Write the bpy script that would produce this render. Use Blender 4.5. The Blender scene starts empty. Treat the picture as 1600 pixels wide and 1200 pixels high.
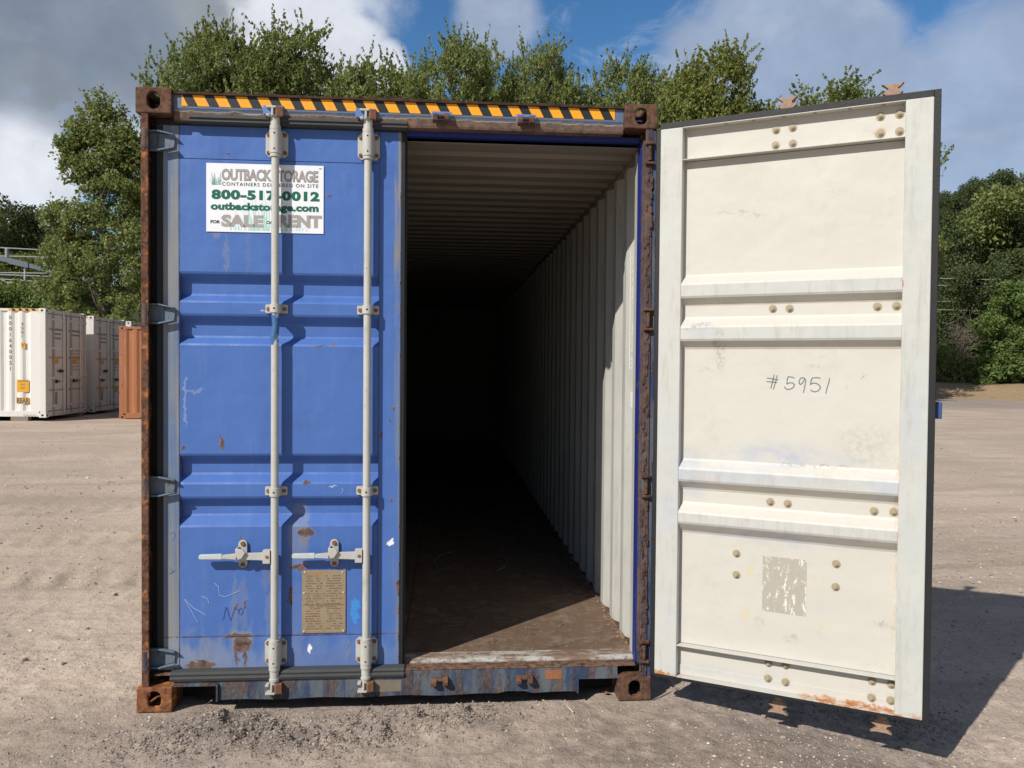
import bpy, bmesh, math, random
import numpy as np
from mathutils import Vector, Matrix
random.seed(7); rng = np.random.default_rng(11)
S = bpy.context.scene; C = S.collection
R_ = math.radians

# ------------------------------------------------------------ camera
CF, CP = 1267.58, Vector((0.21364, -3.86906, 1.62948))
CR = Vector((0.9967856, -0.0796802, 0.0083367)); CU = Vector((-0.0065524, 0.0226294, 0.9997225)); CW = Vector((0.0798468, 0.9965636, -0.0220345))
cd = bpy.data.cameras.new('camera'); cam = bpy.data.objects.new('camera', cd); C.objects.link(cam)
cam.matrix_world = Matrix(((CR.x, CU.x, -CW.x, CP.x), (CR.y, CU.y, -CW.y, CP.y), (CR.z, CU.z, -CW.z, CP.z), (0, 0, 0, 1)))
cd.sensor_width = 36; cd.lens = CF/1600*36; cd.clip_end = 3000; cd.clip_start = .05
S.camera = cam
def vray(u, v): return CW + CR*((u-800)/CF) + CU*((600-v)/CF)
def at(u, v, d): return CP + vray(u, v)*d            # a pixel of the photo at a depth
def on_y(u, v, y):
    r = vray(u, v); return CP + r*((y-CP.y)/r.y)

# ------------------------------------------------------------ sky, clouds, sun
SUN_AZ, SUN_EL = 46.0, 38.5      # light travels towards +x +y, 46 degrees off +y
w = bpy.data.worlds.new('World'); S.world = w; w.use_nodes = True
def build_world():
    nt = w.node_tree; nt.nodes.clear()
    def N(t, **k):
        n = nt.nodes.new(t)
        for a, b in k.items(): setattr(n, a, b)
        return n
    L = nt.links.new
    def sock(n, i, v):
        if hasattr(v, 'is_output'): L(v, n.inputs[i])
        else: n.inputs[i].default_value = v
    def M(op, a, b=0.0, c=None, clamp=False):
        n = N('ShaderNodeMath', operation=op); n.use_clamp = clamp; sock(n, 0, a); sock(n, 1, b)
        if c is not None: sock(n, 2, c)
        return n.outputs[0]
    def MR(x, a, b, c=0., d=1.):
        n = N('ShaderNodeMapRange', interpolation_type='SMOOTHSTEP'); sock(n, 0, x)
        for i, q in enumerate((a, b, c, d)): n.inputs[i+1].default_value = q
        return n.outputs[0]
    def MIX(f, a, b):
        n = N('ShaderNodeMix', data_type='RGBA'); sock(n, 0, f); sock(n, 6, a); sock(n, 7, b); return n.outputs[2]
    sky = N('ShaderNodeTexSky', sky_type='NISHITA'); sky.sun_disc = False
    sky.sun_elevation = R_(SUN_EL); sky.sun_rotation = R_(180+SUN_AZ)
    sky.altitude = 100; sky.air_density = 1.0; sky.dust_density = .2; sky.ozone_density = 3.5
    hs = N('ShaderNodeHueSaturation'); L(sky.outputs[0], hs.inputs['Color']); hs.inputs['Saturation'].default_value = 1.22; hs.inputs['Value'].default_value = 1.12
    tc = N('ShaderNodeTexCoord'); D = tc.outputs['Generated']
    sx = N('ShaderNodeSeparateXYZ'); L(D, sx.inputs[0])
    zz = M('ADD', M('MAXIMUM', sx.outputs[2], 0.0), .22)
    cx = N('ShaderNodeCombineXYZ'); L(M('DIVIDE', sx.outputs[0], zz), cx.inputs[0]); L(M('DIVIDE', sx.outputs[1], zz), cx.inputs[1])
    P = cx.outputs[0]
    def noise(scale, det, rough=.55, vec=P, dist=0.):
        n = N('ShaderNodeTexNoise'); L(vec, n.inputs['Vector']); n.inputs['Scale'].default_value = scale; n.inputs['Detail'].default_value = det
        n.inputs['Roughness'].default_value = rough; n.inputs['Distortion'].default_value = dist; return n.outputs['Fac']
    n1 = noise(1.7, 7, .55, P, .3); n2 = noise(5.5, 8, .62, P, .5); nD = noise(9, 6, .6, D)
    def blob(u, v, r, k=.16):     # a cloud in this direction, radius in radians, its edge broken by noise
        d = vray(u, v).normalized()
        vm = N('ShaderNodeVectorMath', operation='DISTANCE'); L(D, vm.inputs[0]); vm.inputs[1].default_value = d
        x = M('ADD', M('DIVIDE', vm.outputs['Value'], r), M('MULTIPLY', M('SUBTRACT', nD, .5), 1.3))
        return MR(x, 1.15, .62)
    def union(*a):
        r = a[0]
        for b in a[1:]: r = M('MAXIMUM', r, b)
        return r
    holes = union(blob(1400, 0, .26), blob(640, 20, .20), blob(930, 20, .30), blob(90, 190, .24), blob(1250, -60, .3))
    ambient_cloud = M('MULTIPLY', MR(n1, .42, .56), M('SUBTRACT', 1.0, holes))  # added cloud layer, mostly out of view, greyed and warmed to tone ambient light
    white = union(blob(430, -50, .13), blob(350, 5, .06), blob(470, 40, .09), blob(540, 70, .05), blob(600, 100, .03), blob(10, 275, .075), blob(-60, 340, .10), blob(70, 265, .045), blob(190, 230, .03))
    soft = union(blob(1190, 60, .085), blob(1120, 110, .07), blob(1280, 130, .08), blob(1540, 130, .085), blob(1600, 200, .13), blob(1330, 60, .06), blob(1240, 20, .06), blob(1420, 190, .09), blob(1540, 260, .12), blob(780, 30, .05), blob(190, 195, .05), blob(60, 150, .045), blob(20, 230, .06))
    grey = union(blob(60, -60, .16), blob(170, -15, .13), blob(-60, -20, .13), blob(225, 40, .08), blob(110, 50, .05))
    cirr = M('MULTIPLY', MR(n2, .50, .72), .42)
    det = MR(nD, .3, .7, .82, 1.08)
    def col(c, s=10.):
        n = N('ShaderNodeVectorMath', operation='SCALE'); n.inputs[0].default_value = [x*s for x in c]; L(det, n.inputs['Scale']); return n.outputs[0]
    out = MIX(cirr, hs.outputs[0], col((.62, .72, .88)))
    out = MIX(M('MULTIPLY', ambient_cloud, .85), out, col((.29, .275, .26)))
    out = MIX(M('MULTIPLY', soft, .75), out, col((.43, .50, .63)))
    out = MIX(M('MULTIPLY', white, .85), out, col((.86, .88, .94)))
    out = MIX(M('MULTIPLY', grey, .82), out, col((.27, .31, .36)))
    bg = N('ShaderNodeBackground'); bg.inputs['Strength'].default_value = .1
    L(out, bg.inputs['Color']); wo = N('ShaderNodeOutputWorld'); L(bg.outputs[0], wo.inputs[0])
build_world()
sl = bpy.data.lights.new('sun', 'SUN'); sl.energy = 4.9; sl.angle = R_(.55); sl.color = (1, .945, .86)
so = bpy.data.objects.new('sun', sl); C.objects.link(so)
sd = Vector((math.sin(R_(SUN_AZ))*math.cos(R_(SUN_EL)), math.cos(R_(SUN_AZ))*math.cos(R_(SUN_EL)), -math.sin(R_(SUN_EL))))
so.rotation_euler = sd.to_track_quat('-Z', 'Y').to_euler(); so.location = (-10, -10, 12)
S.view_settings.view_transform = 'Standard'; S.view_settings.look = 'None'; S.view_settings.exposure = 0; S.view_settings.gamma = 1
S.view_settings.use_curve_mapping = False
S.render.engine = 'CYCLES'; S.cycles.max_bounces = 7; S.cycles.diffuse_bounces = 2

# ------------------------------------------------------------ material kit
class Mt:
    def __init__(s, name, coord='Object'):
        s.m = bpy.data.materials.new(name); s.m.use_nodes = True; s.nt = s.m.node_tree
        s.b = s.nt.nodes['Principled BSDF']; s.tc = s.nt.nodes.new('ShaderNodeTexCoord'); s.P = s.tc.outputs[coord]; s._w = None
        s.b.inputs['Specular IOR Level'].default_value = .35
    def N(s, t, **k):
        n = s.nt.nodes.new(t)
        for a, b in k.items(): setattr(n, a, b)
        return n
    def k(s, n, i, v):
        if hasattr(v, 'is_output'): s.nt.links.new(v, n.inputs[i])
        else:
            if isinstance(v, (tuple, list)) and len(v) == 3 and len(n.inputs[i].default_value) == 4: v = (*v, 1)
            n.inputs[i].default_value = v
    def M(s, op, a, b=0., clamp=False):
        n = s.N('ShaderNodeMath', operation=op); n.use_clamp = clamp; s.k(n, 0, a); s.k(n, 1, b); return n.outputs[0]
    def MR(s, x, a, b, c=0., d=1.):
        n = s.N('ShaderNodeMapRange', interpolation_type='SMOOTHSTEP'); s.k(n, 0, x)
        for i, q in enumerate((a, b, c, d)): n.inputs[i+1].default_value = q
        return n.outputs[0]
    def mix(s, f, a, b, mode='MIX'):
        n = s.N('ShaderNodeMix', data_type='RGBA', blend_type=mode); s.k(n, 0, f); s.k(n, 6, a); s.k(n, 7, b); return n.outputs[2]
    def noise(s, sc, det=4, rough=.55, st=(1, 1, 1), off=(0, 0, 0), dist=0.):
        mp = s.N('ShaderNodeMapping'); s.k(mp, 0, s.P); mp.inputs['Scale'].default_value = st; mp.inputs['Location'].default_value = off
        n = s.N('ShaderNodeTexNoise'); s.k(n, 0, mp.outputs[0]); n.inputs['Scale'].default_value = sc; n.inputs['Detail'].default_value = det
        n.inputs['Roughness'].default_value = rough; n.inputs['Distortion'].default_value = dist; return n.outputs['Fac']
    def warped(s):
        if s._w is None:
            n = s.N('ShaderNodeTexNoise'); s.k(n, 0, s.P); n.inputs['Scale'].default_value = 22; n.inputs['Detail'].default_value = 5; n.inputs['Roughness'].default_value = .7
            a = s.N('ShaderNodeVectorMath', operation='SUBTRACT'); s.k(a, 0, n.outputs['Color']); a.inputs[1].default_value = (.5, .5, .5)
            b = s.N('ShaderNodeVectorMath', operation='SCALE'); s.k(b, 0, a.outputs[0]); b.inputs['Scale'].default_value = .075
            c = s.N('ShaderNodeVectorMath', operation='ADD'); s.k(c, 0, s.P); s.k(c, 1, b.outputs[0]); s._w = c.outputs[0]
        return s._w
    def spot(s, x, z, rx, rz, amt=1., warp=True, e0=1.15, e1=.75):
        a = s.N('ShaderNodeVectorMath', operation='SUBTRACT'); s.k(a, 0, s.warped() if warp else s.P); a.inputs[1].default_value = (x, 0, z)
        b = s.N('ShaderNodeVectorMath', operation='MULTIPLY'); s.k(b, 0, a.outputs[0]); b.inputs[1].default_value = (1/rx, 0, 1/rz)
        c = s.N('ShaderNodeVectorMath', operation='LENGTH'); s.k(c, 0, b.outputs[0])
        return s.MR(c.outputs['Value'], e0, e1, 0., amt)
    def spots(s, L, **k):
        r = None
        for q in L:
            t = s.spot(*q, **k); r = t if r is None else s.M('MAXIMUM', r, t)
        return r
    def bump(s, h, dist=.002, strength=.6, prev=None):
        n = s.N('ShaderNodeBump'); s.k(n, 'Height', h); n.inputs['Distance'].default_value = dist; n.inputs['Strength'].default_value = strength
        if prev: s.k(n, 'Normal', prev)
        return n.outputs[0]
    def rust(s, dark=(.055, .030, .022), mid=(.145, .078, .052), hot=(.36, .16, .07), hotamt=.3):
        a = s.noise(30, 6, .7); c = s.mix(s.MR(a, .35, .6), dark, mid)
        return s.mix(s.M('MULTIPLY', s.MR(s.noise(14, 5, .65, off=(3, 1, 5)), .52, .68), hotamt), c, hot)
    def done(s, col, rough=.5, nrm=None, metal=None, spec=None):
        s.k(s.b, 'Base Color', col); s.k(s.b, 'Roughness', rough)
        if nrm is not None: s.k(s.b, 'Normal', nrm)
        if metal is not None: s.k(s.b, 'Metallic', metal)
        if spec is not None: s.b.inputs['Specular IOR Level'].default_value = spec
        return s.m

def mat_plain(name, c, rough=.6, var=.18, bump=.0006, sc=14, spec=.35):
    m = Mt(name); n = m.noise(sc, 5, .65)
    col = m.mix(n, tuple(x*(1-var) for x in c), tuple(min(1, x*(1+var)) for x in c))
    return m.done(col, rough, m.bump(m.noise(90, 3), bump*2, .5), spec=spec)

def mat_rust(name='rust', heavy=.35, **k):
    m = Mt(name); c = m.rust(hotamt=heavy, **k); n = m.noise(60, 6, .75)
    return m.done(c, .85, m.bump(n, .004, .7), spec=.2)
M_rust = mat_rust('rusty_steel', .25)
M_rust_hot = mat_rust('orange_rust', 1.0, dark=(.11, .045, .022), mid=(.26, .11, .05), hot=(.62, .25, .07))
M_rubber = mat_plain('black_rubber', (.016, .0165, .018), .55, .3, .001)
M_rubber_grey = mat_plain('sun_faded_rubber', (.052, .054, .055), .75, .25, .001)
M_dark = mat_plain('black_void', (.012, .012, .012), .9)
M_bolt = mat_plain('tarnished_bolt', (.36, .30, .20), .5, .35, .001, 60)
M_rbolt = mat_plain('rusty_bolt', (.22, .10, .055), .8, .35, .002, 60)

def mat_blue_door():
    m = Mt('chalky_blue_paint')
    base = m.mix(m.noise(1.6, 4, .6), (.058, .135, .40), (.075, .165, .45))
    base = m.mix(m.M('MULTIPLY', m.MR(m.noise(3, 6, .7, st=(5, 1, .35)), .5, .75), .3), base, (.14, .22, .47))      # washed streaks
    base = m.mix(m.M('MULTIPLY', m.MR(m.noise(3.5, 7, .75, off=(7, 0, 3)), .52, .72), .35), base, (.045, .09, .27)); base = m.mix(m.M('MULTIPLY', m.MR(m.noise(70, 4, .8), .66, .74), .5), base, (.20, .22, .30))
    sx = m.N('ShaderNodeSeparateXYZ'); m.k(sx, 0, m.P); X = sx.outputs[0]; Z = sx.outputs[2]
    # hinge stile, faded grey to tan
    vst = m.noise(5, 5, .6, st=(6, 1, .25))
    stile = m.MR(X, .108, .098)
    base = m.mix(m.M('MULTIPLY', stile, .85), base, m.mix(m.MR(vst, .35, .62), (.12, .175, .27), (.26, .25, .21)))
    free = m.M('MULTIPLY', m.MR(m.M('ADD', X, m.M('MULTIPLY', m.M('SUBTRACT', vst, .5), .12)), 1.10, 1.135), m.MR(vst, .42, .6))
    base = m.mix(free, base, m.mix(m.MR(Z, 1.7, 2.2), (.15, .19, .28), (.27, .24, .17)))
    low = m.M('MULTIPLY', m.MR(m.M('ADD', Z, m.M('MULTIPLY', m.M('SUBTRACT', m.noise(6, 4, .6, st=(3, 1, 1)), .5), .5)), .38, .2), m.MR(X, .75, .2, .35, .9))
    base = m.mix(m.M('MULTIPLY', low, .75), base, (.25, .29, .36))
    pale = m.spots([(.06+.33, .33, .06, .03), (.36, .47, .02, .16, .6), (.40, .48, .02, .14, .5), (.52, .44, .02, .1, .6), (.66, .81, .05, .17, .8), (.66, .40, .035, .2, .3), (.32, 2.16, .012, .1, .6), (.42, 2.2, .012, .16, .3), (.27, 2.28, .02, .07, .8), (.505, .62, .02, .08, .4), (.72, .44, .012, .12, .5), (.22, .25, .06, .08, .5)])
    base = m.mix(m.M('MULTIPLY', pale, .45), base, (.27, .27, .25))
    r = m.spots([(.395, .285, .045, .045), (.375, .33, .07, .012), (.37, .24, .012, .05, .8), (.41, .23, .010, .06, .8), (.695, .828, .045, .022), (.69, .80, .02, .05, .4), (.30, 1.245, .010, .030), (.295, 1.28, .006, .014), (.118, 1.225, .012, .012), (.27, 2.268, .008, .025), (.33, 2.62, .010, .007), (.695, 1.065, .014, .012, .8), (.55, .41, .010, .022), (.37, .47, .007, .02, .8), (.41, .48, .007, .02, .8), (.385, .80, .005, .022, .8), (.525, .60, .01, .02, .6),
                 (1.055, 1.29, .006, .02), (1.09, 1.36, .006, .012), (1.11, 1.42, .007, .012), (1.10, .98, .010, .012), (1.14, .55, .014, .045), (1.14, .45, .010, .02), (.20, .19, .07, .025), (.66, .655, .05, .012, .8), (.62, .52, .012, .05, .8), (.9, .24, .006, .06, .4), (.80, 2.43, .004, .006), (.76, 1.72, .04, .004, .8), (.82, 1.73, .012, .004, .8)], e0=1.2, e1=.7)
    edge = m.M('MULTIPLY', m.MR(m.noise(26, 6, .7), .52, .6), m.MR(X, 1.128, 1.137))
    r = m.M('MAXIMUM', r, edge)
    halo = m.M('MULTIPLY', m.MR(r, .02, .3), .6)
    base = m.mix(halo, base, (.20, .20, .20))
    rm = m.M('MULTIPLY', m.MR(r, .3, .8), m.MR(m.noise(55, 6, .8, st=(1, 1, .6)), .25, .55, .45, .95)); base = m.mix(rm, base, m.rust(mid=(.17, .09, .06)))
    seam = m.M('MAXIMUM', m.MR(m.M('ABSOLUTE', m.M('SUBTRACT', Z, .329)), .006, .002), m.M('MAXIMUM', m.MR(m.M('ABSOLUTE', m.M('SUBTRACT', X, .106)), .004, .001), m.MR(m.M('ABSOLUTE', m.M('SUBTRACT', X, 1.034)), .004, .001)))
    base = m.mix(m.M('MULTIPLY', seam, m.MR(m.noise(12, 6, .75, off=(5, 0, 5)), .42, .58, .15, .9)), base, (.10, .07, .06))
    white = m.spots([(.715, .265, .010, .022), (1.10, .775, .017, .02), (.82, 1.05, .012, .004, .5), (.50, 1.88, .02, .005, .4), (.13, 1.45, .006, .12, .16), (.17, 1.50, .04, .008, .12)], e0=1.1, e1=.9)
    base = m.mix(white, base, (.8, .82, .85))
    bl = m.spot(.927, .44, .022, .06, 1., True, 1.1, .9); base = m.mix(m.M('MULTIPLY', bl, .8), base, (.05, .27, .66))
    n = m.bump(m.noise(3.0, 3, .5), .03, .5); n = m.bump(m.M('ADD', m.noise(140, 3), m.M('MULTIPLY', r, 2.)), .0012, .5, n)
    return m.done(base, m.mix(r, (.42,)*3, (.9,)*3), n)
M_bdoor = mat_blue_door()

def mat_frame_blue(name, wear=.5, blue=(.07, .15, .42), band=None):
    m = Mt(name)
    base = m.mix(m.noise(5, 5, .6), tuple(x*.8 for x in blue), blue)
    base = m.mix(m.M('MULTIPLY', m.MR(m.noise(4, 6, .7, st=(3, 1, .5)), .38, .6), .8), base, (.14, .155, .165)); base = m.mix(m.M('MULTIPLY', m.MR(m.noise(7, 6, .7, st=(3, 1, .4), off=(9, 0, 0)), .6, .66), .6), base, (.07, .16, .33))
    a = m.noise(8, 8, .76, st=(2.2, 1, .55), off=(2, 0, 1))
    mask = m.MR(a, .62-wear*.28, .70-wear*.28)
    if band:   # rust band creeping up from the lower edge of the header
        sx = m.N('ShaderNodeSeparateXYZ'); m.k(sx, 0, m.P)
        h = m.M('SUBTRACT', sx.outputs[2], m.M('MULTIPLY', m.M('SUBTRACT', m.noise(11, 5, .6), .5), .035))
        mask = m.M('MAXIMUM', m.M('MULTIPLY', mask, .12), m.MR(h, band+.006, band))
        base = m.mix(m.M('MULTIPLY', m.MR(h, band+.016, band+.002), .8), base, (.30, .30, .27))
    c = m.mix(m.M('MULTIPLY', mask, .88 if band else .72), base, m.rust())
    n = m.bump(m.M('ADD', m.noise(70, 5, .7), m.M('MULTIPLY', mask, 1.5)), .0035, .6)
    return m.done(c, m.mix(mask, (.5,)*3, (.9,)*3), n)
M_sill = mat_frame_blue('worn_sill_paint', .48, (.040, .065, .125))
M_header = mat_frame_blue('header_paint', .1, (.10, .165, .34), band=2.793)
M_post = mat_frame_blue('post_paint', .85, (.03, .055, .12))
M_blue = mat_plain('deep_blue_paint', (.016, .028, .17), .5, .2)
M_hinge = mat_frame_blue('hinge_paint', .25, (.13, .19, .27))

def mat_jamb():
    m = Mt('scratched_blue_jamb'); b = (.016, .028, .19)
    s1 = m.MR(m.noise(30, 4, .8, st=(1, 1, .25)), .66, .7); lowz = m.N('ShaderNodeSeparateXYZ'); m.k(lowz, 0, m.P)
    f = m.M('MULTIPLY', s1, m.MR(lowz.outputs[2], 1.7, .9))
    c = m.mix(f, b, (.45, .5, .7)); c = m.mix(m.MR(m.noise(12, 6, .7), .62, .66), c, m.rust())
    return m.done(c, .45)
M_jamb = mat_jamb()

def mat_lock():
    m = Mt('galvanised_lock_gear'); c = m.mix(m.noise(8, 6, .7), (.40, .40, .37), (.55, .54, .49)); c = m.mix(m.M('MULTIPLY', m.MR(m.noise(14, 6, .8, st=(1, 1, .4)), .54, .7), .5), c, (.30, .27, .22))
    r = m.MR(m.noise(30, 7, .8), .60, .68); c = m.mix(m.M('MULTIPLY', r, .75), c, m.rust(mid=(.25, .12, .06)))
    return m.done(c, .45, m.bump(m.noise(120, 3), .0008, .5))
M_lock = mat_lock()
def mat_rod_blue():
    m = Mt('blue_smeared_rod'); c = m.mix(m.MR(m.noise(16, 4, .6, st=(1, 1, .5), dist=1.), .52, .56), (.05, .14, .30), (.55, .57, .55)); return m.done(c, .45)
M_rodblue = mat_rod_blue()

def mat_cream():
    m = Mt('cream_inner_paint')
    c = m.mix(m.noise(1.8, 4, .6), (.52, .497, .442), (.575, .557, .505))
    sx = m.N('ShaderNodeSeparateXYZ'); m.k(sx, 0, m.P); X, Z, Y = sx.outputs[0], sx.outputs[2], sx.outputs[1]
    proud = m.MR(Y, -.040, -.047)                                             # the parts that stand proud get knocked and painted over
    c = m.mix(m.M('MULTIPLY', proud, .8), c, (.50, .51, .485))
    ns = m.noise(2.2, 4, .55, off=(3, 0, 7))
    patch = m.M('MULTIPLY', m.MR(ns, .50, .53), m.MR(X, .2, .9))
    c = m.mix(m.M('MULTIPLY', m.M('MULTIPLY', patch, proud), .5), c, (.47, .50, .475))
    sm = m.spots([(.55, 1.235, .22, .06, .8), (.15, 1.15, .07, .10, .9), (.35, 1.14, .35, .035, .6), (.80, 1.225, .12, .035, .5), (.5, .87, .35, .035, .7), (.98, 1.13, .07, .05, .6), (.07, 1.3, .05, .10, .4), (.06, .95, .05, .13, .5), (1.09, 1.42, .05, .17, .55), (.2, 1.80, .07, .04, .4), (.16, 1.06, .07, .05, .6), (.30, .21, .3, .035, .35), (.08, .45, .05, .1, .3)], e0=1.5, e1=.3)
    c = m.mix(m.M('MULTIPLY', sm, m.MR(m.noise(9, 6, .7, st=(1, 1, 2)), .3, .65)), c, (.40, .44, .52))
    g = m.spots([(.90, 1.30, .12, .10, .22), (.33, 2.34, .09, .008, .5), (.42, 2.32, .07, .008, .35), (.28, 1.72, .025, .10, .55), (.70, 1.64, .04, .008, .3), (.89, 1.60, .02, .015, .7), (.82, 1.55, .006, .012, .6), (.22, 1.62, .04, .012, .25), (.47, .48, .02, .04, .3), (.19, 1.82, .07, .014, .8), (.99, .54, .04, .02, .5), (.62, .42, .04, .02, .3), (.70, 1.20, .17, .008, .6), (.76, 2.4, .05, .01, .2)], e0=1.4, e1=.4)
    c = m.mix(m.M('MULTIPLY', g, m.MR(m.noise(45, 5, .8), .42, .62)), c, (.22, .19, .15))
    fs = m.M('MULTIPLY', m.M('MULTIPLY', m.MR(m.noise(7, 7, .8, st=(4, 1, .5)), .48, .7), proud), .5); c = m.mix(fs, c, (.36, .34, .28))
    gr_ = m.M('MULTIPLY', m.MR(m.noise(3.4, 9, .85, off=(2, 0, 9)), .5, .72), .4); c = m.mix(gr_, c, (.40, .375, .33))
    sp = m.MR(m.noise(60, 3, .9, off=(8, 3, 1)), .70, .76); c = m.mix(m.M('MULTIPLY', sp, .6), c, (.2, .16, .12))
    rr = m.M('MULTIPLY', m.spots([(.05, .172, .08, .016), (.80, .180, .15, .012), (.99, .176, .12, .014), (1.12, .175, .02, .02, .6), (.935, 2.63, .03, .02, .7), (1.032, 1.98, .006, .02, .8), (1.03, .9, .006, .5, .25)], e0=1.2, e1=.5), m.MR(m.noise(18, 5, .7), .35, .6))
    c = m.mix(rr, c, (.42, .17, .055))
    tz = m.spots([(.43, .70, .018, .03), (.70, .71, .012, .008), (.735, .70, .008, .012), (.41, .50, .018, .03), (.745, .505, .02, .02)], e0=1.05, e1=.95); c = m.mix(m.M('MULTIPLY', tz, .5), c, (.58, .50, .30))
    n = m.bump(m.noise(2.8, 3), .03, .45); n = m.bump(m.noise(120, 4, .7), .0008, .5, n)
    return m.done(c, .52, n)
M_cream = mat_cream()

def mat_wall():
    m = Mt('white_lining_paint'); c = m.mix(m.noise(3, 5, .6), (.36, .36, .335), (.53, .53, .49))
    c = m.mix(m.M('MULTIPLY', m.MR(m.noise(8, 7, .75, st=(2, 2, .6)), .56, .72), .6), c, (.34, .33, .30))
    c = m.mix(m.MR(m.noise(34, 5, .8), .70, .74), c, (.2, .13, .08))
    c = m.mix(m.M('MULTIPLY', m.MR(m.noise(3, 7, .8, st=(1, 3, .35), off=(2, 2, 2)), .5, .68), .45), c, (.26, .25, .235)); return m.done(c, .55, m.bump(m.noise(60, 4), .002, .4))
M_wall = mat_wall()
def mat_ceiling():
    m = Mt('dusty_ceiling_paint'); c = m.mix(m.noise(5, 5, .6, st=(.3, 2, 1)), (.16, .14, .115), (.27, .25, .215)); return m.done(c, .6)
M_ceil = mat_ceiling()
def mat_floor():
    m = Mt('dirty_plywood'); c = m.mix(m.noise(3, 6, .7, st=(3, .6, 1)), (.10, .062, .040), (.18, .12, .08))
    c = m.mix(m.M('MULTIPLY', m.MR(m.noise(9, 7, .75, dist=1.), .48, .62), .6), c, (.22, .17, .135))
    c = m.mix(m.M('MULTIPLY', m.MR(m.noise(5, 6, .7, off=(4, 4, 0), dist=2.), .56, .62), .6), c, (.075, .05, .035))
    c = m.mix(m.MR(m.noise(70, 3, .9), .74, .78), c, (.42, .36, .28))
    return m.done(c, .8, m.bump(m.noise(40, 6, .7), .006, .6))
M_floor = mat_floor()
def mat_threshold():
    m = Mt('scuffed_threshold'); c = m.mix(m.MR(m.noise(10, 7, .75, st=(.5, 2, 2)), .42, .58), (.19, .115, .075), (.40, .39, .36)); c = m.mix(m.M('MULTIPLY', m.MR(m.noise(24, 6, .8), .5, .62), .7), c, (.12, .085, .065)); return m.done(c, .7, m.bump(m.noise(60, 5), .004, .6))
M_thr = mat_threshold()
M_yellow = mat_plain('hazard_yellow', (.88, .37, .02), .45, .08, sc=5); M_black = mat_plain('hazard_black', (.022, .024, .026), .5, .3)

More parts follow.
